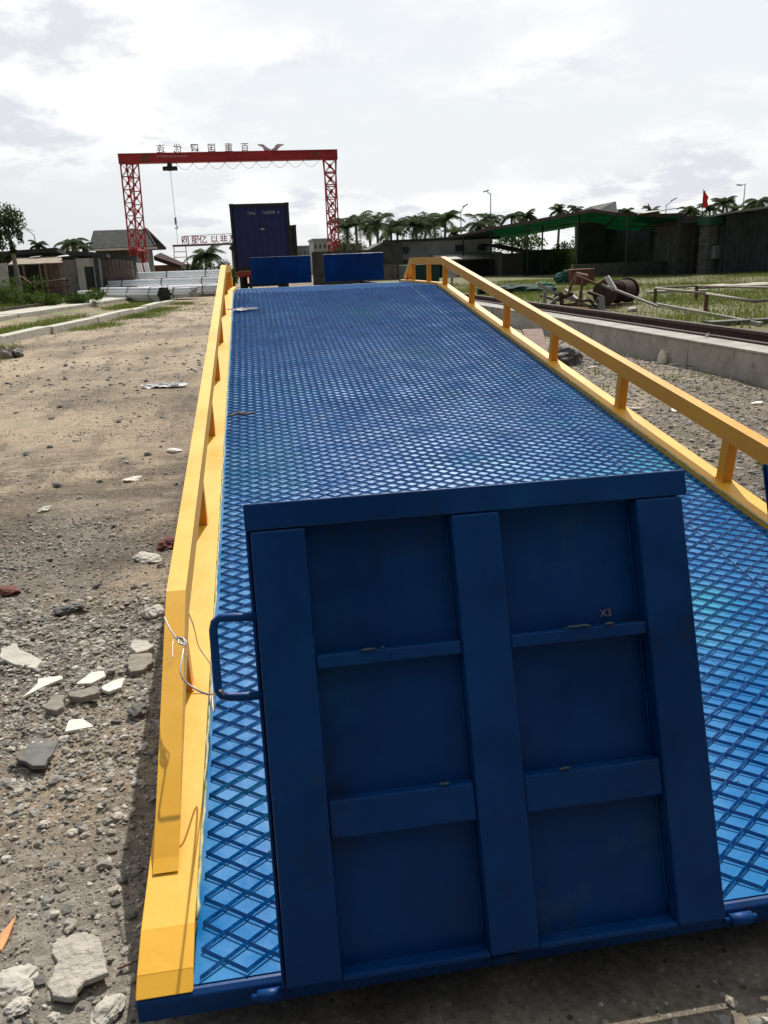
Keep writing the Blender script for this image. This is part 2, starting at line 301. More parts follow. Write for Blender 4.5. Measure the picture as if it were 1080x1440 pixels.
def ground_mat():
    m_ = bpy.data.materials.new('dirt_ground'); m_.use_nodes = True; nt = m_.node_tree; N = nt.nodes; L = nt.links
    p = N['Principled BSDF']; p.inputs['Roughness'].default_value = 0.95; p.inputs['Specular IOR Level'].default_value = 0.2
    geo = N.new('ShaderNodeNewGeometry'); src = geo.outputs['Position']
    def noise(s_, d=6, r=0.6, off=(0, 0, 0), st=(1, 1, 1)):
        mp = N.new('ShaderNodeMapping'); L.new(src, mp.inputs[0]); mp.inputs['Location'].default_value = off; mp.inputs['Scale'].default_value = st
        n = N.new('ShaderNodeTexNoise'); n.inputs['Scale'].default_value = s_; n.inputs['Detail'].default_value = d; n.inputs['Roughness'].default_value = r
        L.new(mp.outputs[0], n.inputs['Vector']); return n.outputs[0]
    def mr(v, a, b, c=0, d=1):
        n = N.new('ShaderNodeMapRange'); n.interpolation_type = 'SMOOTHSTEP'; L.new(v, n.inputs[0])
        for i, q in enumerate((a, b, c, d)): n.inputs[i+1].default_value = q
        return n.outputs[0]
    def mx(f, a, b, bl='MIX'):
        n = N.new('ShaderNodeMix'); n.data_type = 'RGBA'; n.blend_type = bl
        if isinstance(f, float): n.inputs[0].default_value = f
        else: L.new(f, n.inputs[0])
        for i, q in ((6, a), (7, b)):
            if isinstance(q, tuple): n.inputs[i].default_value = (*q, 1)
            else: L.new(q, n.inputs[i])
        return n.outputs[2]
    def mul(a, b):
        n = N.new('ShaderNodeMath'); n.operation = 'MULTIPLY'
        for i, q in enumerate((a, b)):
            if isinstance(q, (int, float)): n.inputs[i].default_value = q
            else: L.new(q, n.inputs[i])
        return n.outputs[0]
    c = mx(mr(noise(0.55, 5), 0.35, 0.65), (0.253, 0.205, 0.153), (0.364, 0.298, 0.218))       # sand
    sepx = N.new('ShaderNodeSeparateXYZ'); L.new(src, sepx.inputs[0])
    # gravelly grey soil close to the low end of the ramp and right of it
    near = mr(sepx.outputs[1], 2.0, 5.2, 1, 0); right = mr(sepx.outputs[0], 1.0, 1.6, 0, 1)
    mxn = N.new('ShaderNodeMath'); mxn.operation = 'MAXIMUM'; L.new(near, mxn.inputs[0]); L.new(mul(right, 0.6), mxn.inputs[1])
    patch = mr(noise(0.8, 6, 0.65, (4, 2, 0)), 0.36, 0.60)
    c = mx(mul(mxn.outputs[0], patch), c, (0.165, 0.155, 0.139))
    c = mx(mul(near, mr(noise(0.9, 4, 0.5, (1, 7, 3)), 0.55, 0.68)), c, (0.277, 0.257, 0.221))    # pale dust
    c = mx(mr(noise(1.0, 6, 0.6, (7, 1, 0), (2.2, 0.16, 1)), 0.50, 0.62, 0, 0.45), c, (0.110, 0.088, 0.070))   # wheel tracks
    c = mx(mr(noise(0.22, 5, 0.6, (17, 41, 0)), 0.50, 0.60, 0, 0.5), c, (0.125, 0.105, 0.085))   # damp areas
    c = mx(mul(mul(mr(sepx.outputs[1], 1.0, 1.8), mr(sepx.outputs[1], 4.5, 6.0, 1, 0)), mr(noise(1.3, 7, 0.7, (5, 11, 0), (1, 1.6, 1)), 0.44, 0.58, 0, 0.75)), c, (0.105, 0.088, 0.070))   # dark stony band
    c = mx(mr(noise(0.9, 6, 0.6, (3, 21, 0), (1, 2, 1)), 0.60, 0.68, 0, 0.5), c, (0.15, 0.15, 0.06))   # weeds
    # streaks along the yard, dark and stony
    c = mx(mr(noise(1.0, 7, 0.7, (9, 3, 0), (1.2, 0.5, 1)), 0.52, 0.64, 0, 0.75), c, (0.112, 0.094, 0.076))
    c = mx(mr(noise(2.6, 6, 0.7, (2, 5, 0), (1.0, 2.2, 1)), 0.56, 0.68, 0, 0.6), c, (0.125, 0.106, 0.086))
    c = mx(mr(noise(0.45, 5, 0.6, (31, 17, 0)), 0.58, 0.72, 0, 0.40), c, (0.132, 0.132, 0.066))     # moss tint
    c = mx(mr(noise(0.35, 5, 0.6, (61, 27, 0)), 0.60, 0.72, 0, 0.5), c, (0.264, 0.198, 0.125))      # yellow sand
    gf = mul(mr(sepx.outputs[0], 4.5, 5.2), mr(noise(0.8, 6, 0.65, (8, 8, 0)), 0.30, 0.5)); c = mx(gf, c, (0.11, 0.13, 0.045)); c = mx(mr(sepx.outputs[0], 4.5, 5.2, 0, 0.45), c, (0.15, 0.14, 0.09))
    gl = mul(mr(sepx.outputs[0], -5.9, -5.3, 1, 0), mr(noise(0.9, 6, 0.65, (8, 8, 0)), 0.46, 0.62)); c = mx(gl, c, (0.16, 0.19, 0.07))
    c = mx(1.0, c, mx(mr(noise(55, 3, 0.7), 0.3, 0.7), (0.86, 0.86, 0.86), (1.48, 1.44, 1.38)), 'MULTIPLY')
    vo = N.new('ShaderNodeTexVoronoi'); vo.inputs['Scale'].default_value = 60; L.new(src, vo.inputs['Vector'])
    sepc = N.new('ShaderNodeSeparateColor'); L.new(vo.outputs['Color'], sepc.inputs[0])
    c = mx(mul(mr(sepc.outputs[0], 0.88, 0.93), mr(vo.outputs['Distance'], 0.42, 0.30)), c, (0.38, 0.35, 0.31))  # pale specks
    c = mx(mul(mr(sepc.outputs[1], 0.88, 0.93), mr(vo.outputs['Distance'], 0.40, 0.28)), c, (0.09, 0.08, 0.07))  # dark specks
    L.new(c, p.inputs['Base Color'])
    b1 = N.new('ShaderNodeBump'); b1.inputs['Strength'].default_value = 0.8; b1.inputs['Distance'].default_value = 0.02; L.new(noise(28, 8, 0.75), b1.inputs['Height'])
    b2 = N.new('ShaderNodeBump'); b2.inputs['Strength'].default_value = 0.8; b2.inputs['Distance'].default_value = 0.006; L.new(noise(140, 4, 0.7), b2.inputs['Height'])
    b3 = N.new('ShaderNodeBump'); b3.inputs['Strength'].default_value = 0.6; b3.inputs['Distance'].default_value = 0.09; L.new(noise(4.5, 6, 0.65, (3, 3, 0)), b3.inputs['Height'])
    L.new(b3.outputs[0], b1.inputs['Normal']); L.new(b1.outputs[0], b2.inputs['Normal']); L.new(b2.outputs[0], p.inputs['Normal'])
    return m_
M['ground'] = ground_mat()

# ------------------------------------------------------------------ ground sheet
def gz(x, y):
    x = np.asarray(x, dtype=float); y = np.asarray(y, dtype=float)
    d = np.hypot(x+0.8, y+1.1)
    fade = np.clip(1-(d-25)/40, 0, 1)
    h = (vnoise(x, y, 0.7)-0.5)*0.05+(vnoise(x+9, y, 2.6)-0.5)*0.025
    near = np.clip(1-(d-3)/5, 0, 1)
    h = h*fade+near*((vnoise(x, y+5, 9)-0.5)*0.018+(vnoise(x+3, y, 25)-0.5)*0.016+(vnoise(x+3, y+8, 55)-0.5)*0.012)
    inr = np.clip((1.35-np.abs(x))/0.3, 0, 1)*np.clip((y+0.8)/0.5, 0, 1)*np.clip((10-y)/1, 0, 1)
    h = h*(1-inr)-inr*0.012
    h = h+0.20*np.clip((x-4.25)/0.1, 0, 1)*np.clip((60-y)/10, 0, 1)
    h = h+0.16*np.clip((-6.9+0.14*(y-25)-x)/0.8, 0, 1)*np.clip((60-y)/10, 0, 1)
    return h-0.01
def axis(segs):
    a = [segs[0][0]]
    for (s0, s1, n) in segs: a += list(np.linspace(s0, s1, n+1)[1:])
    return np.array(a)
gx = axis([(-900, -60, 14), (-60, -12, 40), (-12, -4.2, 70), (-4.2, -1.05, 200), (-1.05, 1.05, 60), (1.05, 4.0, 70), (4.0, 4.5, 10), (4.5, 30, 60), (30, 900, 20)])
gy = axis([(-12, -1.2, 20), (-1.2, 2.2, 220), (2.2, 8, 130), (8, 40, 120), (40, 120, 40), (120, 1600, 24)])
GX, GY = np.meshgrid(gx, gy); GZ = gz(GX, GY)
V = np.stack([GX.ravel(), GY.ravel(), GZ.ravel()], 1); nx, ny = len(gx), len(gy)
I = (np.arange(ny-1)[:, None]*nx+np.arange(nx-1)[None, :]).ravel()
g = np_mesh('ground', V, np.stack([I, I+1, I+1+nx, I+nx], 1), M['ground'], smooth=True)
tag(g, kind='structure')

# ------------------------------------------------------------------ the ramp
AL = 0.1344; CA, SA = math.cos(AL), math.sin(AL); Z0 = 0.12; L1 = 7.05; L2 = 9.15
def S(t, h=0.0):          # distance along the ramp and height above the deck line -> (y, z)
    if t <= L1: return (t*CA-h*SA, Z0+t*SA+h*CA)
    return (L1*CA+(t-L1), Z0+L1*SA+h)
def S3(x, t, h=0.0): y, z = S(t, h); return (x, y, z)
KN = (L1*CA-0, Z0+L1*SA)
def line_h(ts, h):        # polyline following the kink, mitred
    out = []
    for t in ts:
        if abs(t-L1) < 1e-6: out.append((KN[0]-h*math.tan(AL/2), KN[1]+h))
        else: out.append(S(t, h))
    return out
ramp = thing('loading_ramp', 'long blue steel yard ramp with diamond mesh deck and yellow side rails', 'loading ramp', (0, 4.5, 0))
TS = [0.018, 1.2, 2.4, 3.6, 4.8, 6.0, L1, 8.0, L2]
b = MB(); b.sweep_x(line_h(TS, -0.028), line_h(TS, -0.040), -1.0, 1.0); b.build('deck_plate', M['deckblue'], ramp)
# flat mesh-free landing lip at the top end is part of the deck; under it the cross members
b = MB()
for t in np.arange(0.5, 9.1, 0.55):
    y, z = S(t, -0.10); b.box(-0.995, 0.995, y-0.03, y+0.03, z-0.045, z+0.045)
b.build('cross_member', M['blue'], ramp)
b = MB(); b.prism_x([(0.004, 0.086), (0.014, 0.0925), (0.09, 0.092), (0.09, 0.050), (0.004, 0.046)], -1.097, 1.097); b.build('front_beam', M['blue'], ramp, bevel=0.003)
for x in (-0.868, -0.45, 0.01, 0.13, 0.55, 0.98):
    b = MB(); b.tube([(x-0.022, -0.014, 0.082), (x+0.022, -0.014, 0.082)], 0.0115, 12); b.tube([(x-0.032, -0.014, 0.082), (x+0.032, -0.014, 0.082)], 0.006, 10); b.build('hinge', M['blue'], ramp)
# yellow side channels
for sgn in (-1, 1):
    b = MB(); xo, xi = sgn*1.097, sgn*1.0
    a0, a1 = min(xo, xi), max(xo, xi)
    b.sweep_x([(0.04, Z0-0.008)]+line_h([0.12]+TS[1:], 0.0), [(0.04, Z0-0.020)]+line_h([0.12]+TS[1:], -0.012), a0, a1)   # top flange
    xw0, xw1 = (a0, a0+0.010) if sgn < 0 else (a1-0.010, a1)
    ww = line_h([0.12]+TS[1:], -0.012); wl = [(y, max(0.03, z-0.24)) for y, z in line_h([0.12]+TS[1:], 0)]
    b.sweep_x(ww, wl, xw0, xw1)                                      # web
    xv0, xv1 = (a1-0.006, a1) if sgn < 0 else (a0, a0+0.006)
    b.sweep_x(line_h([0.12]+TS[1:], -0.012), line_h([0.12]+TS[1:], -0.038), xv0, xv1)   # inner lip down to the deck
    b.add([(a0, 0.04, Z0-0.008), (a1, 0.04, Z0-0.008), (a1, 0.006, Z0-0.026), (a0, 0.006, Z0-0.026), (a0, 0.04, Z0-0.03), (a1, 0.04, Z0-0.03)],
          [(0, 3, 2, 1), (0, 4, 3), (1, 2, 5), (3, 4, 5, 2)])        # turned-down nose
    b.build('side_channel', M['yellow'], ramp, bevel=0.002)
    b = MB(); b.sweep_x([(y, z+0.002) for y, z in wl], [(y, z-0.012) for y, z in wl], a0, a1); b.build('lower_flange', M['blue'], ramp)
# rails: top rail follows the ramp, drops to the flange at both ends
RO, RI = 1.087, 1.037
POSTS = [0.8518+k*1.0196 for k in range(7)]+[7.72, 8.60]
for sgn in (-1, 1):
    top = [S(0.27, 0.012), S(0.93, 0.245), (KN[0]-0.245*math.tan(AL/2), KN[1]+0.245), S(8.68, 0.250), S(9.12, 0.03)]
    bot = [S(0.24, 0.004), S(0.955, 0.172), (KN[0]-0.172*math.tan(AL/2), KN[1]+0.172), S(8.65, 0.178), S(8.98, 0.002)]
    x0, x1 = sorted((sgn*RO, sgn*RI))
    b = MB(); b.sweep_x(top, bot, x0, x1); b.build('top_rail', M['yellow' if sgn < 0 else 'yellowshade'], ramp, bevel=0.004)
    for t in POSTS:
        b = MB(); (y0, z0), (y1, z1) = S(t, 0.0), S(t, 0.176)
        hx0, hx1 = sorted((sgn*(RO-0.004), sgn*(RI+0.004)))
        d = 0.027
        if t < 1.0: z1 = z0+0.155
        b.add([(hx0, y0-d, z0-0.01), (hx1, y0-d, z0-0.01), (hx1, y0+d, z0+0.0), (hx0, y0+d, z0), (hx0, y1-d, z1), (hx1, y1-d, z1), (hx1, y1+d, z1+0.005), (hx0, y1+d, z1+0.005)],
              [(0, 3, 2, 1), (4, 5, 6, 7), (0, 1, 5, 4), (1, 2, 6, 5), (2, 3, 7, 6), (3, 0, 4, 7)])
        b.build('rail_post', M['yellowshade'], ramp, bevel=0.003)
        b = MB(); lp = [S3(hx0-.001, t-.029, .001), S3(hx1+.001, t-.029, .001), S3(hx1+.001, t+.029, .001), S3(hx0-.001, t+.029, .001), S3(hx0-.001, t-.029, .001)]
        pts_ = [Vector(lp[i]).lerp(Vector(lp[i+1]), k/5) for i in range(4) for k in range(5)]+[Vector(lp[0])]
        b.tube(pts_, [0.003+random.uniform(-.001, .0012) for _ in pts_], 5); b.build('post_weld', M['yellowshade'], ramp)
# weld beads along the channel, slightly greenish where blue and yellow paint meet
b = MB()
for sgn in (-1, 1):
    n = 260; pts = []
    for i in range(n+1):
        t = 0.13+(L1-0.15)*i/n; pts.append(S3(sgn*(0.9965+random.uniform(-.0022, .0022)), t, -0.004+random.uniform(-.001, .001)))
    b.tube(pts, 0.004, 5)
b.build('weld_bead', mat('weld_green', (0.10, 0.28, 0.22), 0.6, var=0.4, scale=30, c2=(0.55, 0.50, 0.22)), ramp)
# expanded metal mesh: zigzag ribbons sharing nodes
def expanded(xa, xb, t0, t1, y_off, name, hh=0.0):
    PX, PY = 0.0412, 0.0271
    ni = int(round((xb-xa)/PX)); PX = (xb-xa)/ni; nk = int((t1-t0)/PY)
    i = np.arange(ni+1); k = np.arange(nk)
    Ig, Kg = np.meshgrid(i, k)
    X = xa+Ig*PX; T = t0+y_off+(Kg+((Ig+Kg) % 2))*PY
    X = X+0.005*(vnoise(X, T, 2.3)-0.5); T = T+0.010*(vnoise(X, T, 3)-0.5)+RNG.normal(0, .0007, T.shape); X = X+RNG.normal(0, .0006, X.shape)
    T = np.minimum(T, t1)
    # ribbon cross-section: leaning up and away, 6.5 mm wide, 2.4 mm thick
    base = -0.0275+hh; ca, sa = math.cos(0.70), math.sin(0.70); wv = (ca*0.0085, sa*0.0085); tv = (-sa*0.0020, ca*0.0020)
    up = ((Ig+Kg) % 2)            # far nodes sit a little higher than near ones
    offs = [(-wv[0]/2, 0.0), (wv[0]/2, wv[1]), (wv[0]/2+tv[0], wv[1]+tv[1]), (-wv[0]/2+tv[0], tv[1]+0.0005)]
    P = []
    for (dt, dh) in offs:
        t = T+dt; h = base+dh+0.0012*up+0.004*(vnoise(X, T, 1.7)-0.5)+0.002*(vnoise(X, T, 9)-0.5)
        y = np.where(t <= L1, t*CA-h*SA, L1*CA+(t-L1)-h*math.tan(AL/2)*0); z = np.where(t <= L1, Z0+t*SA+h*CA, Z0+L1*SA+h)
        P.append(np.stack([X, y, z], -1))
    P = np.stack(P, 2)            # k, i, 4, 3
    Vv = P.reshape(-1, 3); idx = (np.arange(nk)[:, None]*(ni+1)+np.arange(ni)[None, :]).ravel()*4
    F = []
    for a in range(4):
        c_ = (a+1) % 4; F.append(np.stack([idx+a, idx+4+a, idx+4+c_, idx+c_], 1))
    return np_mesh(name, Vv, np.concatenate(F), M['meshblue'], smooth=False, parent=ramp)
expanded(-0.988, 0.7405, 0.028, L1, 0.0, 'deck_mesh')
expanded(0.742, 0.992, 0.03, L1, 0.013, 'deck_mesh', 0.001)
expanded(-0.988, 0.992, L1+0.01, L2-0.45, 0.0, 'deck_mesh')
# the seam between the two mesh sheets
b = MB(); b.sweep_x(line_h([0.03, L1], -0.0255), line_h([0.03, L1], -0.0276), 0.7395, 0.7430); b.build('mesh_seam', M['darkseam'], ramp)
# front flaps
TAU = math.radians(20.0); FY, FZ = -0.0430, 0.1130; FH = 0.831
fn = Vector((0, -math.cos(TAU), math.sin(TAU))); fu = Vector((0, math.sin(TAU), math.cos(TAU)))
def FP(x, v, o=0.0): return Vector((x, FY, FZ))+fu*v+fn*o
def fbox(mb, x0, x1, v0, v1, o0, o1):
    c = (FP(x0, v0, o0)+FP(x1, v1, o1))/2
    mb.obox(c, Vector(((x1-x0)/2, 0, 0)), fu*((v1-v0)/2), fn*((o1-o0)/2))
M['weld'] = mat('worn_weld', (0.02, 0.07, 0.13), 0.5, var=0.5, scale=90, c2=(0.08, 0.11, 0.11))
def make_flap(xl, label=None, side=-1):
    W = 0.820; D = -0.040; K = 0.965
    b = MB()
    # dented skin panel
    nxp, nvp = 34, 34; vs = []; fs = []
    for j in range(nvp+1):
        for i in range(nxp+1):
            x = W*i/nxp; v = FH*j/nvp
            dn = 0.006*(float(vnoise(x+xl+5, v, 4.5))-0.5)+0.005*(float(vnoise(x+xl+2, v, 11))-0.5)
            if i in (0, nxp) or j in (0, nvp): dn = 0
            vs.append(FP(xl+x, v, D+dn))
    for j in range(nvp):
        for i in range(nxp):
            a = j*(nxp+1)+i; fs.append((a, a+1, a+nxp+2, a+nxp+1))
    b.add(vs, fs, smooth=True); fbox(b, xl, xl+W, 0, FH, D-0.010, D-0.006)
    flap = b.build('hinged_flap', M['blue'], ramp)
    if label: flap['label'] = label
    def stile(x0, x1):
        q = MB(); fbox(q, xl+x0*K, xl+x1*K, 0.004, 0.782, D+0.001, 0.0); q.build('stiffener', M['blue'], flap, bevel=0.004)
    stile(0.009, 0.107); stile(0.379, 0.471); stile(0.743, 0.838)
    def cross(x0, x1, v0, v1, o=-0.004):
        q = MB(); fbox(q, xl+x0*K, xl+x1*K, v0*K, v1*K, D+0.001, o); q.build('crossbar', M['blue'], flap, bevel=0.003)
    cross(0.0, 0.85, 0.812, 0.861, -0.0005)
    for (xa, xb) in ((0.108, 0.378), (0.472, 0.742)):
        cross(xa, xb, 0.553, 0.577, -0.006); cross(xa, xb, 0.248, 0.316, -0.007); cross(xa, xb, 0.001, 0.012, -0.002)
    # left edge angle and stub
    q = MB(); fbox(q, xl, xl+0.006, 0.0, 0.782, D+0.001, -0.016); q.build('edge_angle', M['blue'], flap, bevel=0.002)
    # weld spots and paint chips
    r_ = random.Random(int(xl*100)+5); wm = M['weld']
    for (x, v, w) in ((0.62, 0.830, 0.016), (0.40, 0.838, 0.03), (0.665, 0.580, 0.018), (0.60, 0.581, 0.05), (0.20, 0.580, 0.028), (0.32, 0.322, 0.02), (0.55, 0.321, 0.022), (0.23, 0.58, 0.006)):
        q = MB(); a = FP(xl+x*K, v*K, -0.004 if v < .6 and v > .57 else -0.006); pts = [a+Vector((w*k/5, 0, 0))+fu*r_.uniform(-.0012, .0012) for k in range(-2, 4)]
        q.tube(pts, [0.0012]+[0.0026]*4+[0.0012], 5); q.build('weld_spot', wm, flap)
    for x in (0.107, 0.379, 0.471, 0.743):
        q = MB(); n_ = 46; q.tube([FP(xl+x*K+(.002 if x in (.107, .471) else -.002), 0.02+0.75*i/n_, D+0.003+r_.uniform(-.0006, .0006)) for i in range(n_+1)], [0.0022+r_.uniform(-.0008, .0012) for i in range(n_+1)], 5); q.build('weld_bead', M['blue'], flap)
    # bent-rod handle on the outer side
    q = MB(); hx = xl-0.068; o = -0.020
    pts = [FP(xl+0.02, 0.632, o), FP(xl-0.03, 0.637, o), FP(xl-0.056, 0.638, o), FP(hx+0.003, 0.631, o), FP(hx, 0.618, o), FP(hx, 0.58, o), FP(hx, 0.53, o), FP(hx+0.001, 0.513, o), FP(hx+0.006, 0.505, o), FP(hx+0.018, 0.501, o), FP(xl-0.03, 0.499, o), FP(xl+0.02, 0.497, o)]
    if side > 0: pts = [Vector((2*xl+W-p.x, p.y, p.z)) for p in pts]
    q.tube(pts, 0.0075, 12); q.build('handle', M['blue'], flap)
    return flap
def text_mesh(body, size, extrude, mat_, name, parent, origin, xdir, ydir, fat=0.0):
    cu = bpy.data.curves.new('t', 'FONT'); cu.body = body; cu.size = size; cu.extrude = extrude; cu.offset = fat; cu.align_x = 'LEFT'
    to = bpy.data.objects.new('t', cu); col.objects.link(to)
    dg = bpy.context.evaluated_depsgraph_get(); me = bpy.data.meshes.new_from_object(to.evaluated_get(dg))
    bpy.data.objects.remove(to)
    X = Vector(xdir).normalized(); Yv = Vector(ydir).normalized(); Z = X.cross(Yv)
    o_ = Vector(origin)-wloc(parent)
    for v in me.vertices:
        c = v.co.copy(); v.co = o_+X*c.x+Yv*c.y+Z*c.z
    me.materials.clear(); me.materials.append(mat_); me.name = name
    o = bpy.data.objects.new(name, me); col.objects.link(o); o.parent = parent
    return o
f1 = make_flap(-0.847, 'left front flap standing upright with its ribbed underside showing and X3 written on it')
text_mesh('X3', 0.019, 0.0003, mat('faded_marker', (0.30, 0.20, 0.16), 0.8, var=0.3, scale=200), 'painted_mark', f1, FP(-0.207, 0.570, -0.0345), (1, 0, 0), fu)
f2 = make_flap(0.162, None, 1)
# top end: two lip plates standing up
for x0, x1, zt in ((-0.815, -0.095, 1.388), (0.060, 0.790, 1.392)):
    b = MB(); b.box(x0, x1, 9.02, 9.035, 1.075, zt); b.box(x0, x1, 9.036, 9.09, zt-0.04, zt-0.002); b.box(x0, x1, 9.036, 9.09, 1.08, 1.12)
    for xs in (x0+0.02, (x0+x1)/2-0.03, x1-0.08): b.box(xs, xs+0.06, 9.036, 9.08, 1.125, zt-0.045)
    b.build('lip_plate', M['blue'], ramp, bevel=0.003)
# supports and wheels under the high end
for sgn in (-1, 1):
    b = MB(); x = sgn*0.85
    b.bar((x, 8.2, 0.02), (x, 8.2, 0.98), 0.10); b.box(x-0.12, x+0.12, 8.08, 8.32, 0.0, 0.02); b.build('support_leg', M['blue'], ramp)
    b = MB(); b.tube([(x-0.08, 5.2, 0.26), (x+0.08, 5.2, 0.26)], 0.26, 24); b.build('wheel', M['black'], ramp)
b = MB(); b.bar((-0.8, 5.2, 0.26), (0.8, 5.2, 0.26), 0.07); b.bar((-0.7, 5.2, 0.26), (-0.7, 5.2, 0.7), 0.07); b.bar((0.7, 5.2, 0.26), (0.7, 5.2, 0.7), 0.07); b.build('axle', M['blue'], ramp)
def deckpt(px, py, h=0.0):
    d = ray(px, py); n = Vector((0, -SA, CA)); P0 = Vector((0, 0, Z0))+n*h
    return CAM+d*((P0-CAM).dot(n)/d.dot(n))
# wire tying the flap handle to the rail
b = MB()
hnd = FP(-0.915, 0.512, -0.020)
kn = deckpt(253, 902, 0.250)
def spl(pts, n=8):
    out = []
    P_ = [Vector(p) for p in pts]; P_ = [P_[0]]+P_+[P_[-1]]
    for i in range(1, len(P_)-2):
        for k in range(n):
            t = k/n; a, b_, c, d = P_[i-1], P_[i], P_[i+1], P_[i+2]
            out.append(0.5*((2*b_)+(c-a)*t+(2*a-5*b_+4*c-d)*t*t+(3*b_-a-3*c+d)*t**3))
    out.append(P_[-2]); return out
w1 = spl([deckpt(231, 868, 0.248), deckpt(240, 886, 0.249), deckpt(250, 900, 0.252), deckpt(258, 908, 0.250), deckpt(256, 925, 0.245), deckpt(254, 945, 0.235), deckpt(262, 960, 0.22), deckpt(285, 974, 0.20), deckpt(300, 976, 0.17), hnd+Vector((0.004, -0.012, 0.008)), hnd+Vector((0.01, 0.004, -0.01)), hnd+Vector((-0.006, 0.01, 0.0))])
b.tube(w1, 0.0022, 6)
w2 = spl([hnd+Vector((-0.006, 0.01, 0)), deckpt(303, 990, 0.08), deckpt(300, 1000, 0.02), deckpt(298, 960, 0.03), deckpt(296, 935, 0.05), deckpt(280, 910, 0.08), deckpt(272, 880, 0.12), deckpt(262, 852, 0.18), (-1.036, deckpt(258, 845, 0.2).y, deckpt(258, 845, 0.2).z)])
b.tube(w2, 0.0015, 6)
w3 = spl([deckpt(258, 908, 0.255), deckpt(262, 902, 0.252), deckpt(254, 896, 0.255), deckpt(246, 896, 0.251), deckpt(243, 905, 0.248), deckpt(243, 925, 0.249)])
b.tube(w3, 0.0012, 6)
w4 = spl([deckpt(249, 897, 0.255), deckpt(258, 898, 0.258), deckpt(259, 906, 0.253), deckpt(251, 904, 0.253), deckpt(253, 897, 0.255), deckpt(260, 907, 0.25)])
b.tube(w4, 0.0020, 6)
tag(b.build('tie_wire', M['wire']), 'thin grey wire tying the blue flap handle to the yellow left rail', 'wire')
# a curled wire end lying down the left rail
b = MB(); b.tube(spl([deckpt(225, 1040, 0.248)+Vector((0, 0, .002)), deckpt(231, 1050, 0.244), deckpt(229, 1075, 0.228), deckpt(230, 1095, 0.19), deckpt(226, 1118, 0.165)]), 0.0008, 5)
# litter on the ramp
nG = 2600; gx_ = RNG.uniform(-.98, .98, nG); gt = RNG.uniform(.05, 7, nG); kk = vnoise(gx_*1.3, gt*.8, 1.6) > .52; gx_, gt = gx_[kk], gt[kk]
Vg = []; Fg = []
for n_, (x_, t_) in enumerate(zip(gx_, gt)):
    r_ = .0012+.003*random.random()**3; y_, z_ = S(t_, -.027); a_ = random.random()*6.28
    Vg += [(x_+r_*math.cos(a_+k*2.09)*1.2, y_+r_*math.sin(a_+k*2.09), z_) for k in range(3)]+[(x_, y_, z_+r_*.8)]; Fg += [(4*n_, 4*n_+1, 4*n_+3), (4*n_+1, 4*n_+2, 4*n_+3), (4*n_+2, 4*n_, 4*n_+3)]
tag(np_mesh('grit', Vg, Fg, [mat('pale_grit', (0.45, 0.43, 0.38), .9, var=.3, scale=40)]), 'fine pale grit caught in the blue deck mesh', 'grit', kind='stuff')
def crumple(name, c, ax, ay, hgt, m_, label, cat, seed=1, n=12, nrm=(0, 0, 1)):
    r_ = np.random.default_rng(seed); c = Vector(c); ax = Vector(ax); ay = Vector(ay); nrm = Vector(nrm)
    vs = []; fs = []
    for j in range(n+1):
        for i in range(n+1):
            u = 2*i/n-1; v = 2*j/n-1
            k = 1-0.25*abs(math.sin(3*u+seed))-0.15*abs(math.cos(5*u))
            p = c+ax*(u+r_.uniform(-.03, .03))+ay*(v*k*(1-0.55*u*u)+r_.uniform(-.08, .08))+nrm*(hgt*r_.random()*(1-0.5*v*v)+0.002)
            vs.append(p)
    for j in range(n):
        for i in range(n):
            a = j*(n+1)+i; fs.append((a, a+1, a+n+2, a+n+1))
    b = MB(); b.add(vs, fs); o = b.build(name, m_); s_ = o.modifiers.new('s', 'SOLIDIFY'); s_.thickness = 0.001
    return tag(o, label, cat)
p0 = deckpt(341, 436, -0.012); crumple('plastic_strip', p0, (0.13, 0.02, 0), (0.01, 0.045, 0.006), 0.02, M['plastic'], 'white plastic strip lying across the far left edge of the blue deck', 'litter', 3, nrm=(0, -SA, CA))
b = MB(); pa, pb = deckpt(323, 585, 0.0), deckpt(357, 580, 0.0)
b.tube(spl([pa, pa.lerp(pb, .35)+Vector((0, .01, .006)), pa.lerp(pb, .6)-Vector((0, .012, 0)), pb]), [0.006]*8+[0.009]*8+[0.006]*9, 6)
tag(b.build('stick', M['wood']), 'brown broken stick lying on the left edge of the blue mesh deck', 'stick')

# ------------------------------------------------------------------ kerbs, wall, rail
def zat(x, y): return float(gz(x, y))
b = MB()
ys = [2.0, 3.6, 7.55, 11.5, 15.4, 19.3, 23.3, 27.3, 31.3, 35.3, 45, 60]
wv = []
for i in range(len(ys)-1):
    y0, y1 = ys[i]+0.006, ys[i+1]-0.006
    j = random.uniform(-.006, .006)
    b.box(4.03+j, 4.36, y0, y1, -0.05, 0.285); b.box(4.022+j, 4.37, y0, y1, 0.2852, 0.31)
wall = tag(b.build('foundation_wall', M['concrete'], bevel=0.006), 'low concrete wall running along the right side below a rusty rail', 'wall')
b = MB(); b.sweep_x([(2.0, 0.425), (60, 0.425)], [(2.0, 0.39), (60, 0.39)], 4.47, 4.55); b.sweep_x([(2.0, 0.39), (60, 0.39)], [(2.0, 0.33), (60, 0.33)], 4.50, 4.52)
b.sweep_x([(2.0, 0.33), (60, 0.33)], [(2.0, 0.21), (60, 0.21)], 4.385, 4.62)
tag(b.build('crane_rail', M['darkrust'], keep=False), 'long brown rusty steel rail running on the right beside the concrete wall', 'rail')
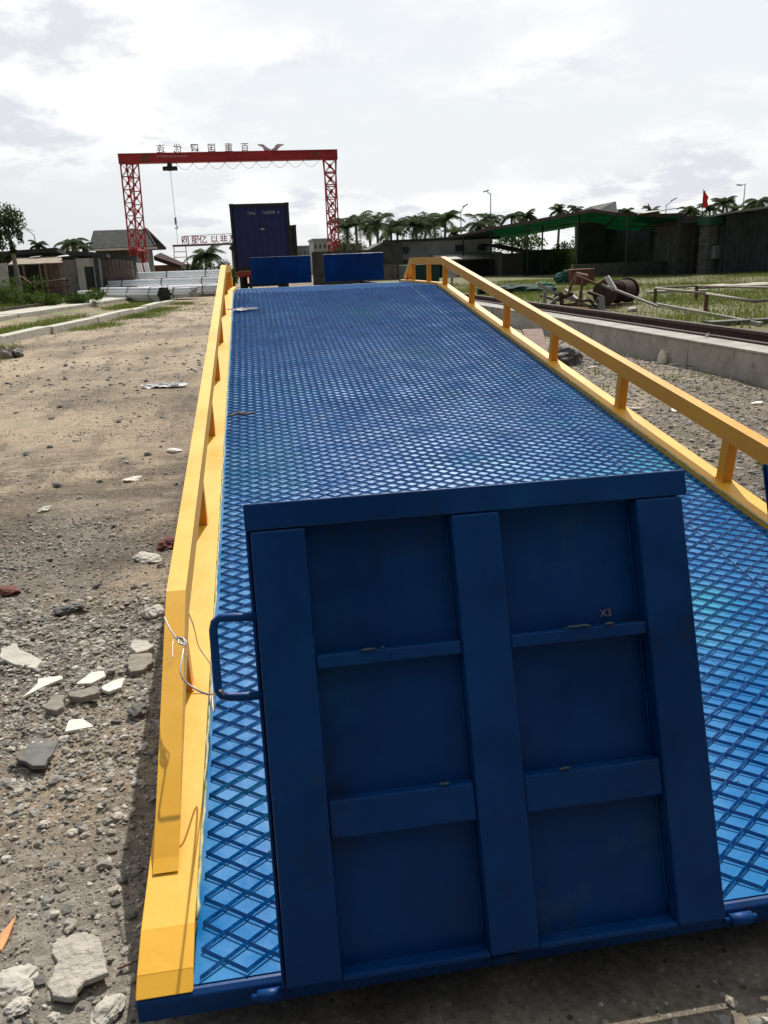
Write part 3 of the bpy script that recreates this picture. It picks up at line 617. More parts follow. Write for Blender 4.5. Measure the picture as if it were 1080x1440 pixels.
# left strip and its rail
def strip(name, path, w, z0, z1, m_, label, cat, jitter=0.0, gap=0.02):
    b = MB()
    for i in range(len(path)-1):
        a = Vector((*path[i], 0)); c = Vector((*path[i+1], 0)); d = (c-a).normalized(); n = Vector((d.y, -d.x, 0))
        seg = max(1, int((c-a).length/1.9))
        for k in range(seg):
            p = a.lerp(c, k/seg)+d*gap/2; q = a.lerp(c, (k+1)/seg)-d*gap/2
            jx = random.uniform(-jitter, jitter); jz = random.uniform(-jitter, jitter)*0.8; jz2 = jz+random.uniform(-jitter, jitter)*0.6
            vs = []
            for (pt, zz) in ((p, z1+jz), (q, z1+jz2)):
                for sgn in (-1, 1):
                    e = pt+n*(w/2*sgn+jx+random.uniform(-jitter, jitter)*.3)
                    vs += [(e.x, e.y, z0), (e.x, e.y, zz)]
            b.add(vs, [(0, 1, 3, 2), (4, 6, 7, 5), (1, 5, 7, 3), (0, 2, 6, 4), (0, 4, 5, 1), (2, 3, 7, 6)])
    return tag(b.build(name, m_, bevel=0.012), label, cat)
strip('kerb', [(-7.2, 7.5), (-6.55, 11.5), (-5.90, 16.0), (-5.55, 18.6), (-5.12, 21.8), (-4.55, 28.0), (-4.1, 33.2)], 0.30, -0.08, 0.145, M['conclight'], 'low broken pale concrete kerb crossing the dirt yard on the left', 'kerb', 0.035, 0.05)
strip('rail_foundation', [(-10.6, 8.0), (-9.2, 18.0), (-7.9, 26.4), (-6.6, 36.1), (-3.8, 58)], 1.3, -0.1, 0.24, M['conclight'], 'wide pale concrete strip in front of the sheds on the left', 'foundation', 0.01, 0.02)
b = MB()
for (a, c) in (((-9.95, 18.0), (-8.62, 26.4)), ((-8.62, 26.4), (-7.30, 36.1))): b.bar((*a, 0.29), (*c, 0.29), 0.10, 0.10)
tag(b.build('crane_rail', M['darkrust']), 'brown rusty rail along the far edge of the left concrete strip', 'rail')

# ------------------------------------------------------------------ gravel and stones
def ico(sub):
    t = (1+5**.5)/2
    v = [(-1, t, 0), (1, t, 0), (-1, -t, 0), (1, -t, 0), (0, -1, t), (0, 1, t), (0, -1, -t), (0, 1, -t), (t, 0, -1), (t, 0, 1), (-t, 0, -1), (-t, 0, 1)]
    f = [(0,11,5),(0,5,1),(0,1,7),(0,7,10),(0,10,11),(1,5,9),(5,11,4),(11,10,2),(10,7,6),(7,1,8),(3,9,4),(3,4,2),(3,2,6),(3,6,8),(3,8,9),(4,9,5),(2,4,11),(6,2,10),(8,6,7),(9,8,1)]
    v = [Vector(a).normalized() for a in v]
    for _ in range(sub):
        cache = {}; nf = []
        def mid(a, c):
            k = (min(a, c), max(a, c))
            if k not in cache: v.append(((v[a]+v[c])/2).normalized()); cache[k] = len(v)-1
            return cache[k]
        for a, c, d in f:
            x, y, z = mid(a, c), mid(c, d), mid(d, a); nf += [(a, x, z), (c, y, x), (d, z, y), (x, y, z)]
        f = nf
    return np.array([tuple(a) for a in v]), np.array(f)
IV, IF = ico(0); IV1, IF1 = ico(3)
PROTO = []
for k in range(14):
    s_ = RNG.uniform(0.72, 1.15, len(IV))[:, None]; PROTO.append(IV*s_*np.array([RNG.uniform(.7, 1.2), RNG.uniform(.6, 1.0), RNG.uniform(.35, .75)]))
def scatter(name, xy, size, mats, probs, label=None):
    n = len(xy); V_ = []; F_ = []; mi = []
    z = gz(xy[:, 0], xy[:, 1]); ang = RNG.uniform(0, 2*math.pi, n); pr = RNG.integers(0, len(PROTO), n); mm = RNG.choice(len(mats), n, p=probs)
    tx = RNG.uniform(-.35, .35, n)
    P_ = np.stack(PROTO)[pr]*size[:, None, None]
    ca, sa = np.cos(ang)[:, None], np.sin(ang)[:, None]
    x = P_[:, :, 0]*ca-P_[:, :, 1]*sa; y = P_[:, :, 0]*sa+P_[:, :, 1]*ca; zz = P_[:, :, 2]+x*tx[:, None]
    V_ = np.stack([x+xy[:, 0:1], y+xy[:, 1:2], zz+z[:, None]+size[:, None]*0.12], -1).reshape(-1, 3)
    F_ = (np.arange(n)[:, None, None]*len(IV)+IF[None]).reshape(-1, 3)
    o = np_mesh(name, V_, F_, mats, np.repeat(mm, len(IF)))
    return tag(o, label or 'loose grey gravel and crushed stone lying over the dirt yard', 'gravel', kind='stuff')
def rnd_xy(n, x0, x1, y0, y1, dens=None, pw=1.0):
    out = []
    while sum(len(o) for o in out) < n:
        x = RNG.uniform(x0, x1, n); y = y0+(y1-y0)*RNG.random(n)**pw
        k = (np.abs(x) > 1.10) | (y < -0.04) | (y > 9.3)
        if dens is not None: k &= RNG.random(n) < dens(x, y)
        out.append(np.stack([x[k], y[k]], 1))
    return np.concatenate(out)[:n]
dgrav = lambda x, y: np.clip((vnoise(x+20, y, 1.3)-0.25)*2.2, 0.06, 1)*np.clip(1-(y-1.0)/3.2, 0.10, 1)*np.where((y < .85) & (x > -2.6), .55, 1)
xy = [rnd_xy(64000, -3.4, -1.1, -0.5, 3.4, dgrav), rnd_xy(30000, -6.0, -1.1, 1.6, 11, lambda x, y: np.clip((vnoise(x+20, y*1.6, 1.0)-0.30)*1.8, 0.06, 1), 1.9),
      rnd_xy(1500, -1.1, 1.3, -0.9, -0.05), rnd_xy(15000, 1.12, 4.0, 1.0, 9), rnd_xy(6000, 1.12, 4.0, 8, 26), rnd_xy(1600, -6, -1.2, 8, 30), rnd_xy(420, -6, -1.2, 2.2, 12)]
sz = [0.0020+0.0058*RNG.random(64000)**3+0.015*RNG.random(64000)**26, 0.003+0.009*RNG.random(30000)**4, 0.004+0.016*RNG.random(1500)**4, 0.006+0.022*RNG.random(15000)**3, 0.012+0.035*RNG.random(6000)**3, 0.012+0.03*RNG.random(1600)**3, 0.012+0.03*RNG.random(420)**2]
scatter('gravel', np.concatenate(xy), np.concatenate(sz), STONES, [0.38, 0.22, 0.20, 0.14, 0.06])
nC = 9000
cx_ = RNG.uniform(-2.75, -1.12, nC*3); cy_ = RNG.uniform(.35, 2.3, nC*3)
kk = RNG.random(nC*3) < np.clip((vnoise(cx_+4, cy_+2, 1.9)-.22)*2.2, .08, 1)*np.clip((cy_-.62)/.35, 0, 1)*np.clip((2.4-cy_)/.5, 0, 1)
chips = np.stack([cx_[kk], cy_[kk]], 1)[:nC]
PROTO_ = PROTO; PROTO = [p*np.array([1.15, 1.0, .42]) for p in PROTO_]
scatter('stone_chips', chips, 0.0035+0.0115*RNG.random(len(chips))**3, STONES, [0.40, 0.20, 0.16, 0.18, 0.06], 'flat grey and pale stone chips crowded beside the lower left rail')
PROTO = PROTO_
def chunk(name, c, rx, ry, rz, m_, label, cat, rot=0, seed=0, flat=False, poly=None, sink=0.3):
    r_ = random.Random(seed); c = Vector(c)
    ca, sa = math.cos(rot), math.sin(rot); b = MB()
    if poly or flat:
        if not poly:
            k = r_.randint(5, 7); poly = [(math.cos(2*math.pi*i/k+r_.uniform(-.3, .3))*r_.uniform(.7, 1.05), math.sin(2*math.pi*i/k+r_.uniform(-.3, .3))*r_.uniform(.7, 1.05)) for i in range(k)]
        if 'shard' not in name:
            pp = []
            for i in range(len(poly)):
                (ax, ay), (bx_, by_) = poly[i], poly[(i+1) % len(poly)]
                for j in range(4): f_ = j/4; w_ = 0.05*math.hypot(bx_-ax, by_-ay) if j else 0; pp.append((ax+(bx_-ax)*f_+r_.uniform(-w_, w_), ay+(by_-ay)*f_+r_.uniform(-w_, w_)))
            poly = pp
        n = len(poly); tx, ty = r_.uniform(-.12, .12), r_.uniform(-.12, .12); vs = []
        for top in (0, 1):
            for (u, v) in poly:
                x, y = u*rx, v*ry; k = 0.97 if top else 1
                X, Y_ = (x*ca-y*sa)*k, (x*sa+y*ca)*k; vs.append((c.x+X, c.y+Y_, c.z+top*rz+tx*X+ty*Y_+0.004))
        b.add(vs, [list(range(n-1, -1, -1)), list(range(n, 2*n))]+[[i, (i+1) % n, (i+1) % n+n, i+n] for i in range(n)])
        o = b.build(name, m_, bevel=min(rz*0.25, 0.004))
    else:
        vs = []; o1 = r_.uniform(0, 50)
        q1 = IV1+o1; nz = (vnoise(q1[:, 0]+q1[:, 2]*.7, q1[:, 1]-q1[:, 2]*.6, 1.5)-.5)*.55+(vnoise(q1[:, 0]-q1[:, 2], q1[:, 1]+q1[:, 2], 4)-.5)*.22+(vnoise(q1[:, 0]+q1[:, 1], q1[:, 2]-q1[:, 1], 11)-.5)*.08
        for i_, p in enumerate(IV1):
            k = 1+float(nz[i_]); x, y, z = p[0]*rx*k, p[1]*ry*k, p[2]*rz*k
            vs.append((c.x+x*ca-y*sa, c.y+x*sa+y*ca, c.z+z+rz*(1-sink*2)))
        b.add(vs, [tuple(f) for f in IF1]); o = b.build(name, m_)
    return tag(o, label, cat)
def gp(px, py): p = ong(px, py, 0.0); return Vector((p.x, p.y, zat(p.x, p.y)))
def pxpoly(pts, c):       # outline given in picture coordinates laid on the ground
    P_ = [ong(x, y, 0) for x, y in pts]; return [(p.x-c.x, p.y-c.y) for p in P_]
SL = [
 ('tile_shard', [(30, 984), (52, 962), (53, 953), (88, 952), (89, 958), (62, 968)], 0.010, 'tile', 'long pale broken tile shard left of the white triangular shard', 'tile shard'),
 ('tile_shard', [(105, 962), (128, 946), (146, 943), (149, 950), (128, 960)], 0.010, 'tile', 'narrow white tile sliver lying just above the squarish cream shard', 'tile shard'),
 ('tile_shard', [(142, 967), (157, 958), (176, 953), (171, 969), (153, 976), (144, 972)], 0.012, 'tile', 'squarish cream stone shard close to the yellow channel', 'tile shard'),
 ('tile_shard', [(90, 1029), (96, 1011), (116, 1009), (134, 1019)], 0.010, 'tile', 'bright white triangular tile shard above the dark slate plate', 'tile shard'),
 ('slate_plate', [(24, 1072), (45, 1035), (84, 1037), (65, 1081), (46, 1084)], 0.014, 'slate', 'dark rectangular slate plate with notched edges lying in gravel', 'slate plate'),
 ('stone_slab', [(183, 916), (187, 905), (207, 908), (218, 916), (208, 922), (192, 925)], 0.030, 'conclight', 'angular grey-beige stone slab beside the rail, above another flat slab', 'stone'),
 ('stone_slab', [(178, 938), (182, 926), (214, 922), (216, 932), (200, 945), (184, 948)], 0.022, 'conc2', 'flat brownish slab just below the angular stone beside the rail', 'stone'),
 ('stone_slab', [(97, 985), (140, 975), (141, 984), (115, 992), (98, 990)], 0.022, 'conc2', 'oblong grey-brown stone slab in the middle of the rubble', 'stone'),
 ('stone_slab', [(63, 1003), (75, 987), (92, 985), (90, 1000), (80, 1006)], 0.022, 'conc2', 'blocky grey slab left of the oblong slab in the rubble', 'stone'),
 ('stone_slab', [(68, 1330), (90, 1316), (122, 1312), (142, 1322), (148, 1350), (156, 1378), (120, 1392), (104, 1418), (76, 1414), (66, 1395), (82, 1360)], 0.012, 'pitted', 'large flat pitted concrete slab in the near left corner beside the pale rock', 'stone'),
 ('stone_slab', [(0, 912), (24, 908), (60, 928), (50, 940), (22, 934), (0, 925)], 0.012, 'conclight', 'pale flat stone half buried at the left edge of the photo', 'stone'),
]
M['pitted'] = mat('pitted_concrete', (0.36, 0.33, 0.28), 0.95, var=0.2, scale=14, c2=(0.44, 0.41, 0.35), spots=[((0.16, 0.14, 0.11), 26, 0.66, 0.05), ((0.30, 0.20, 0.12), 11, 0.66, 0.12)], bump=0.9, bscale=45)
M['conc2'] = mat('brown_grey_stone', (0.25, 0.225, 0.185), 0.9, var=0.25, scale=14, bump=0.4)
for nm, pts, th, mk, lb, ct in SL:
    cx_ = sum(p[0] for p in pts)/len(pts); cy_ = sum(p[1] for p in pts)/len(pts); c = gp(cx_, cy_)
    chunk(nm, c, 1, 1, th, M[mk], lb, ct, poly=pxpoly(pts, c)[::-1], seed=int(cx_))
RK = [
 ((20, 1395), .042, .040, .014, 'conclight', 'rounded pale yellowish rock in the near left corner of the dirt'),
 ((150, 1422), .035, .027, .014, 'conclight', 'pale rock between the pitted slab and the ramp nose'),
 ((215, 858), .055, .040, .028, 'conclight', 'small pale boulder beside the seam of the left yellow rail'),
 ((62, 1158), .014, .015, .008, 'conclight', 'lone grey pebble on bare dust below the slate plate, left one'),
 ((100, 1166), .014, .013, .008, 'conclight', 'lone grey pebble on bare dust below the slate plate, right one'),
 ((96, 852), .055, .032, .022, 'slate', 'dark charcoal stone on the dirt above the rubble'),
 ((194, 997), .034, .026, .018, 'slate', 'dark stone in the rubble near the rail shadow'),
 ((10, 826), .05, .035, .018, 'brick', 'piece of red brick at the left edge of the photo'),
 ((237, 758), .06, .05, .035, 'brick', 'reddish brick fragment against the left rail'),
 ((205, 776), .08, .05, .022, 'conclight', 'flat pale stone beside the brick fragment near the left rail'),
 ((30, 1432), .022, .018, .012, 'conclight', 'small grey rock cut by the bottom left corner'),
 ((24, 500), .16, .10, .09, 'slate', 'dark broken block on the dirt at the left edge below the kerb'),
 ((8, 502), .12, .10, .12, 'conc2', 'grey-brown block next to the dark broken block at the left edge'),
 ((62, 716), .05, .03, .015, 'conclight', 'small pale stone on bare dirt halfway along the left yard'),
 ((246, 635), .07, .035, .016, 'tile', 'white stone chip on the dirt left of the middle rail post'),
 ((184, 674), .07, .03, .014, 'tile', 'white chip lying on the dark dirt track'),
]
for i, (pp, rx, ry, rz, mk, lb) in enumerate(RK):
    chunk('rock', gp(*pp), rx, ry, rz, M[mk], lb, 'rock', rot=i*1.3, seed=i+3)
c = gp(8, 1330); chunk('terracotta_shard', c, 1, 1, 0.008, M['orange'], 'orange terracotta shard at the left edge near the bottom', 'shard', poly=pxpoly([(0, 1345), (2, 1325), (18, 1308), (26, 1300), (14, 1330), (4, 1348)], c)[::-1])
crumple('plastic_bag', gp(232, 542)+Vector((0, 0, .01)), (0.26, 0.02, 0), (0.0, 0.15, 0), 0.05, M['plastic'], 'crumpled white plastic film on the dirt left of the rail', 'litter', 5)
b = MB(); b.tube(spl([gp(165, 1362)+Vector((0, 0, .01)), gp(178, 1356)+Vector((0, 0, .014)), gp(196, 1346)+Vector((0, 0, .012))]), 0.003, 6); tag(b.build('twig', M['wood']), 'thin twig between the pitted slab and the yellow channel', 'twig')
# rubble on the right
def on(x, y): return Vector((x, y, zat(x, y)))
b = MB(); pa, pb = Vector((2.45, 8.0, 0.02)), Vector((2.75, 9.2, 0.33)); b.bar(pa, pb, 0.26, 0.10); tag(b.build('timber_block', M['wood'], bevel=0.01), 'reddish brown timber block propped up in rubble beyond the right rail', 'timber')
for i, (x, y, rx, ry, rz) in enumerate(((2.95, 8.6, .25, .2, .16), (2.35, 9.0, .22, .2, .18))):
    chunk('rubble_lump', on(x, y), rx, ry, rz, M['slate'], ('dark rubble lump on the right of the propped timber block', 'dark rubble lump behind the propped timber block')[i], 'rubble', seed=40+i)
WT = [((833, 515), 'curved pale shard leaning near the timber block, left of the others'), ((885, 497), 'white shard lying against the foot of the concrete wall'), ((930, 510), 'upright white shard below the wall, left of the brown pipe'), ((949, 513), 'small white shard just right of the upright one'), ((992, 512), 'tall pale shard standing beside the brown pipe'), ((949, 574), 'pale flat stone in the gravel beyond the right rail'), ((893, 572), 'tiny white chip in the gravel near the rail post'), ((1065, 566), 'pale flat stone at the right edge of the photo')]
for i, (pp, lb) in enumerate(WT):
    p = gp(*pp); up_ = i in (2, 4)
    chunk('pale_shard', p+Vector((0, 0, .02 if up_ else 0)), 0.07, 0.04 if not up_ else 0.02, 0.016 if not up_ else 0.10, M['tile'], lb, 'shard', rot=i*0.9, seed=60+i, flat=not up_)
b = MB(); b.tube([gp(968, 516)+Vector((0, 0, .03)), gp(1004, 524)+Vector((0, 0, .03))], 0.025, 8); tag(b.build('short_pipe', M['rust']), 'short reddish brown pipe lying at the foot of the concrete wall', 'pipe')

# ------------------------------------------------------------------ grass
def blades(name, xy, hmin, hmax, w, m_, label, lean=0.5, per=1):
    n = len(xy); z = gz(xy[:, 0], xy[:, 1]); a = RNG.uniform(0, 2*math.pi, n); h = RNG.uniform(hmin, hmax, n); l = RNG.uniform(0.1, lean, n)*h
    dx, dy = np.cos(a), np.sin(a); a2 = a+RNG.uniform(-.8, .8, n); lx, ly = -np.sin(a2)*l, np.cos(a2)*l; ww = w*RNG.uniform(.6, 1.3, n)
    b0 = np.stack([xy[:, 0]-dx*ww/2, xy[:, 1]-dy*ww/2, z-0.01], 1); b1 = np.stack([xy[:, 0]+dx*ww/2, xy[:, 1]+dy*ww/2, z-0.01], 1)
    m0 = np.stack([xy[:, 0]-dx*ww*.35+lx*.35, xy[:, 1]-dy*ww*.35+ly*.35, z+h*.6], 1); m1 = np.stack([xy[:, 0]+dx*ww*.35+lx*.35, xy[:, 1]+dy*ww*.35+ly*.35, z+h*.6], 1)
    tp = np.stack([xy[:, 0]+lx, xy[:, 1]+ly, z+h], 1)
    V_ = np.stack([b0, b1, m1, m0, tp], 1).reshape(-1, 3); k = np.arange(n)*5
    F_ = np.concatenate([np.stack([k, k+1, k+2], 1), np.stack([k, k+2, k+3], 1), np.stack([k+3, k+2, k+4], 1)])
    return tag(np_mesh(name, V_, F_, m_), label, 'grass', kind='stuff')
def clumps(cs, n, r):
    cs = np.asarray(cs); i = RNG.integers(0, len(cs), n); return cs[i]+RNG.normal(0, 1, (n, 2))*r
def kx(y): return np.interp(y, [7.5, 11.5, 16, 18.6, 21.8, 28, 33.2], [-7.2, -6.55, -5.9, -5.55, -5.12, -4.55, -4.1])
yy = RNG.uniform(9, 34, 420); a1 = np.stack([kx(yy)+0.35+np.abs(RNG.normal(0, .45, 420)), yy], 1)
a1 = a1[(vnoise(a1[:, 0], a1[:, 1], .5) > 0.42)]
blades('grass', clumps(a1, 9000, .16), .03, .11, .012, M['grass'], 'short green grass growing along the near side of the broken kerb', 0.9)
yy = RNG.uniform(10, 38, 600); a2 = np.stack([kx(yy)-0.4-np.abs(RNG.uniform(0, 1.3, 600)), yy], 1); a2 = a2[(vnoise(a2[:, 0]+5, a2[:, 1], .45) > 0.45)]
blades('grass', clumps(a2, 12000, .2), .05, .16, .015, M['grass'], 'green grass between the broken kerb and the left concrete strip', 0.8)
dg_ = lambda x, y: np.clip((vnoise(x, y, .45)-0.32)*2.6, 0.03, 1)
blades('grass', rnd_xy(52000, 4.75, 24, 8, 36, dg_), .03, .12, .018, M['grass'], 'yellow-green grass covering the ground beyond the right rail', 0.8)
blades('dry_grass', rnd_xy(20000, 4.75, 24, 8, 36), .03, .09, .018, M['drygrass'], 'dry yellowish grass mixed into the green field on the right', 1.0)
blades('grass', clumps(rnd_xy(50, 1.5, 3.9, 2.5, 7.5), 1500, .07), .02, .06, .006, M['grass'], 'sparse grass tufts in the gravel beyond the right rail', 1.0)
blades('grass', clumps(rnd_xy(40, -5.5, -1.6, 1.8, 9, lambda x, y: (vnoise(x, y, .6) > .6)*1.0), 1600, .10), .008, .022, .004, M['drygrass'], 'very short dry weeds scattered over the left dirt yard', 1.0)

# ------------------------------------------------------------------ vegetation builders
def leafcloud(mb, c, rad, n, ls, droop=0.0, seed=0, hollow=0.35):
    r_ = np.random.default_rng(seed)
    for _ in range(n):
        d = r_.normal(size=3); d /= np.linalg.norm(d); k = (hollow+(1-hollow)*r_.random()**0.5)
        p = np.array(c)+d*np.array(rad)*k; p[2] -= droop*r_.random()*max(0, np.hypot(d[0], d[1]))
        u = r_.normal(size=3); u /= np.linalg.norm(u); v = np.cross(u, r_.normal(size=3)); v /= np.linalg.norm(v)+1e-9
        s_ = ls*r_.uniform(.6, 1.3)
        mb.add([p-u*s_, p-v*s_*.45, p+u*s_, p+v*s_*.45], [(0, 1, 2, 3)])
def palm(x, y, ht, fr, label, group=None, seed=0, lean=(0, 0), nf=15, base=None):
    r_ = random.Random(seed); z = 0.0 if base is None else base
    t = thing('palm_tree', label, 'palm tree', (x, y, z), group)
    top = Vector((x+lean[0], y+lean[1], ht))
    b = MB(); b.tube([(x, y, z-0.1), (x+lean[0]*.4, y+lean[1]*.4, z+(ht-z)*.5), top], [0.16, 0.12, 0.10], 8); b.build('trunk', M['bark'], t)
    b = MB()
    for i in range(nf):
        a = 2*math.pi*i/nf+r_.uniform(-.3, .3); el = r_.choice([0.2, 0.5, 0.9, 1.2])+r_.uniform(-.2, .2); ln = fr*r_.uniform(.8, 1.15)
        h = Vector((math.cos(a), math.sin(a), 0)); pts = []; p = top.copy(); e = el
        for k in range(9):
            pts.append(p.copy()); p = p+(h*math.cos(e)+Vector((0, 0, math.sin(e))))*ln/8; e -= r_.uniform(.17, .30)
        b.tube(pts, [0.03*(1-k/10) for k in range(9)], 4, caps=False)
        side = Vector((-h.y, h.x, 0))
        for k in range(1, 25):
            q = k/25*8; j = int(q); pt = pts[min(j, 7)].lerp(pts[min(j+1, 8)], q-j); l_ = fr*0.34*math.sin(math.pi*(0.12+0.86*k/25))
            dr = (pts[min(j+1, 8)]-pts[min(j, 7)]).normalized()
            for sg in (-1, 1):
                tip = pt+(side*sg*0.75+dr*0.55+Vector((0, 0, -0.25-r_.random()*.35))).normalized()*l_
                b.add([pt-dr*0.045, pt+dr*0.045, tip+dr*.015, tip-dr*.015], [(0, 1, 2, 3)])
    b.build('fronds', M['palmleaf'], t)
    return t
def bush(name, x, y, z, rx, ry, rz, n, ls, m_, label, seed=0, group=None):
    t = thing(name, label, 'bush', (x, y, z), group); b = MB()
    for k in range(6):
        a = k*1.1+seed; b.tube([(x, y, z), (x+rx*.5*math.cos(a), y+ry*.5*math.sin(a), z+rz*1.2)], [0.02, 0.008], 5)
    b.build('stem', M['bark'], t); b = MB(); r_ = random.Random(seed)
    for k in range(7):
        c = (x+r_.uniform(-.6, .6)*rx, y+r_.uniform(-.6, .6)*ry, z+rz*r_.uniform(.4, 1.2)); leafcloud(b, c, (rx*.5, ry*.5, rz*.55), n//7, ls, seed=seed*10+k)
    b.build('foliage', m_, t); return t

# ------------------------------------------------------------------ gantry crane
CY = 64.0
cr = thing('gantry_crane', 'tall red gantry crane with lattice legs spanning the yard behind the container', 'crane', (-1.7, CY, 0))
bx0, bx1 = at(167, 224, CY).x, at(474, 217, CY).x
zb = 8.70; zt = 9.36
b = MB(); b.box(bx0, bx1, CY-0.28, CY+0.28, zb+0.06, zt-0.04); b.box(bx0, bx1, CY-0.36, CY+0.36, zt-0.038, zt); b.box(bx0, bx1, CY-0.34, CY+0.34, zb, zb+0.058)
b.build('main_girder', M['red'], cr)
hz = mat('black_yellow_stripe', (0.12, 0.10, 0.02), 0.6, var=0.4)
for k in range(3):
    b = MB(); x = at(197+4*k, 222, CY).x; b.add([(x, CY-0.287, zb+.1), (x+.10, CY-0.287, zb+.1), (x+.24, CY-0.287, zt-.08), (x+.14, CY-0.287, zt-.08)], [(0, 1, 2, 3)]); b.build('hazard_stripe', hz, cr)
for k in range(3):
    b = MB(); x = at(440+3*k, 216, CY).x; b.add([(x, CY-0.287, zb+.1), (x+.09, CY-0.287, zb+.1), (x-.05, CY-0.287, zt-.08), (x-.14, CY-0.287, zt-.08)], [(0, 1, 2, 3)]); b.build('hazard_stripe', hz, cr)
b = MB()                                       # small faded lettering, too small to read in the photo
r_ = random.Random(4); x = at(221, 220, CY).x
while x < at(263, 218, CY).x:
    w_ = r_.uniform(.05, .12); big = x < at(233, 219, CY).x
    b.box(x, x+w_, CY-0.290, CY-0.284, 9.06, 9.06+(.17 if big else .11)); x += w_+.05
b.build('faded_lettering', mat('pale_pink_lettering', (0.62, 0.30, 0.32), 0.7, var=0.3, scale=20), cr)
def lattice(name, xa0, xa1, ya0, ya1, za, xb0, xb1, yb0, yb1, zbt, n, w=0.062):
    """four-chord lattice column from the foot (z=za) to the top (z=zbt)"""
    b = MB(); f_ = lambda k: (xa0+(xb0-xa0)*k, xa1+(xb1-xa1)*k, ya0+(yb0-ya0)*k, ya1+(yb1-ya1)*k, za+(zbt-za)*k)
    def cs(k): x0, x1, y0, y1, z = f_(k); return [Vector((x0, y0, z)), Vector((x1, y0, z)), Vector((x1, y1, z)), Vector((x0, y1, z))]
    a, c = cs(0), cs(1)
    for i in range(4): b.bar(a[i], c[i], w, w)
    for k in range(n+1):
        p = cs(k/n)
        for i in range(4): b.bar(p[i], p[(i+1) % 4], w*.75)
        if k < n:
            q = cs((k+1)/n)
            for i in range(4):
                j = (i+1) % 4
                if i % 2 == 0:
                    m_ = (p[i]+p[j]+q[i]+q[j])/4
                    for e in (p[i], p[j], q[i], q[j]): b.bar(m_, e, w*.6)
                    b.obox(m_, Vector((0.10, 0, 0)), Vector((0, 0.012, 0)), Vector((0, 0, 0.10)))
                else: b.bar(p[i], q[j] if (k % 2) else q[i], w*.6) if (k % 2) else b.bar(p[j], q[i], w*.6)
    return b.build(name, M['red'], cr)
lt0, lt1 = at(170, 232, CY).x, at(194, 231, CY).x
lb0 = -9.35
lattice('leg', lb0, lb0+0.40, 61.2, 61.5, 0.6, lt0+.0, lt0+0.85, CY-0.35, CY+0.02, zb, 9)
lattice('leg', lb0+.1, lb0+0.50, 66.5, 66.8, 0.6, lt0+.35, lt1, CY+0.04, CY+0.38, zb, 9)
rt0, rt1 = at(454, 226, CY).x, at(473, 224, CY).x
rb0 = at(465, 350, CY).x
lattice('leg', rb0, rb0+0.40, 61.2, 61.5, 0.6, rt0, rt1-.1, CY-0.35, CY+0.02, zb, 9)
lattice('leg', rb0+.05, rb0+0.45, 66.5, 66.8, 0.6, rt0+.1, rt1, CY+0.04, CY+0.38, zb, 9)
for xx in (lb0+.25, rb0+.2):
    b = MB(); b.box(xx-0.3, xx+0.3, 60.6, 67.4, 0.35, 0.62); b.build('end_carriage', M['red'], cr)
    for y in (61, 67):
        b = MB(); b.tube([(xx-0.08, y, 0.25), (xx+0.08, y, 0.25)], 0.22, 14); b.build('wheel', M['darkmetal'], cr)
    b = MB(); b.box(xx-.28, xx+.28, 61.9, 66.2, 2.7, 2.85); b.build('tie_beam', M['red'], cr)
hx = at(239, 235, CY).x
b = MB(); b.box(hx-0.16, hx+0.16, CY-0.2, CY+0.2, 8.42, 8.69); b.build('trolley', M['darkmetal'], cr)
b = MB(); b.tube([(hx-0.52, CY, 8.33), (hx+0.52, CY, 8.33)], 0.15, 12); b.tube([(hx-0.2, CY, 8.36), (hx+0.15, CY, 8.36)], 0.2, 12); b.build('hoist_drum', mat('hoist_teal_black', (0.008, 0.022, 0.020), 0.5, var=0.3), cr)
hk = at(247, 311, CY)
b = MB(); b.bar((hx, CY, 8.2), (hk.x, CY, hk.z), 0.028); b.bar((hk.x, CY, hk.z), (at(251, 352, CY).x, CY, 2.9), 0.026); b.build('hoist_rope', mat('pale_rope', (0.35, 0.36, 0.37), 0.6, var=0.1), cr)
b = MB(); b.box(hk.x-.07, hk.x+.07, CY-.07, CY+.07, hk.z-0.25, hk.z+.25); b.tube(spl([(hk.x, CY, hk.z-.3), (hk.x+.1, CY, hk.z-.45), (hk.x, CY, hk.z-.55), (hk.x-.1, CY, hk.z-.45)], 5), .035, 6); b.build('hook_block', mat('grey_hook', (0.30, 0.31, 0.32), 0.5), cr)
b = MB()
xx = hx+0.5
while xx < rt0-.4:
    pts = [(xx+1.15*k/8, CY-0.2, 8.62-0.42*math.sin(math.pi*k/8)) for k in range(9)]; b.tube(pts, 0.012, 4); b.box(xx-.03, xx+.03, CY-.23, CY-.17, 8.58, 8.69); xx += 1.15
b.build('festoon_cable', mat('pale_cable', (0.40, 0.42, 0.42), 0.6), cr)
GL = [('连', 227), ('优', 251), ('图', 274), ('国', 297), ('基', 321), ('重', 338), ('百', 358)]
GL = [('连', 225), ('优', 249), ('图', 273), ('国', 297), ('重', 321), ('百', 344)]
for ch, px in GL:
    c = at(px, 207, CY).x
    text_mesh(ch, 0.62, 0.015, M['letter'], 'sign_letter', cr, (c+0.33, CY+0.05, zt+0.08), (-1, 0, 0), (0, 0, 1), 0.006)
    for dx in (-.2, .2): b = MB(); b.bar((c+dx, CY+.05, zt), (c+dx, CY+.05, zt+.16), 0.025); b.build('letter_post', M['letter'], cr)
c = at(381, 206, CY).x
b = MB(); z_ = zt+.02
def plate(pts, y0=CY+.03, y1=CY+.07):
    n = len(pts); b.add([(c+x, y0, z_+z) for x, z in pts]+[(c+x, y1, z_+z) for x, z in pts], [list(range(n)), list(range(2*n-1, n-1, -1))]+[[i, i+n, (i+1) % n+n, (i+1) % n] for i in range(n)])
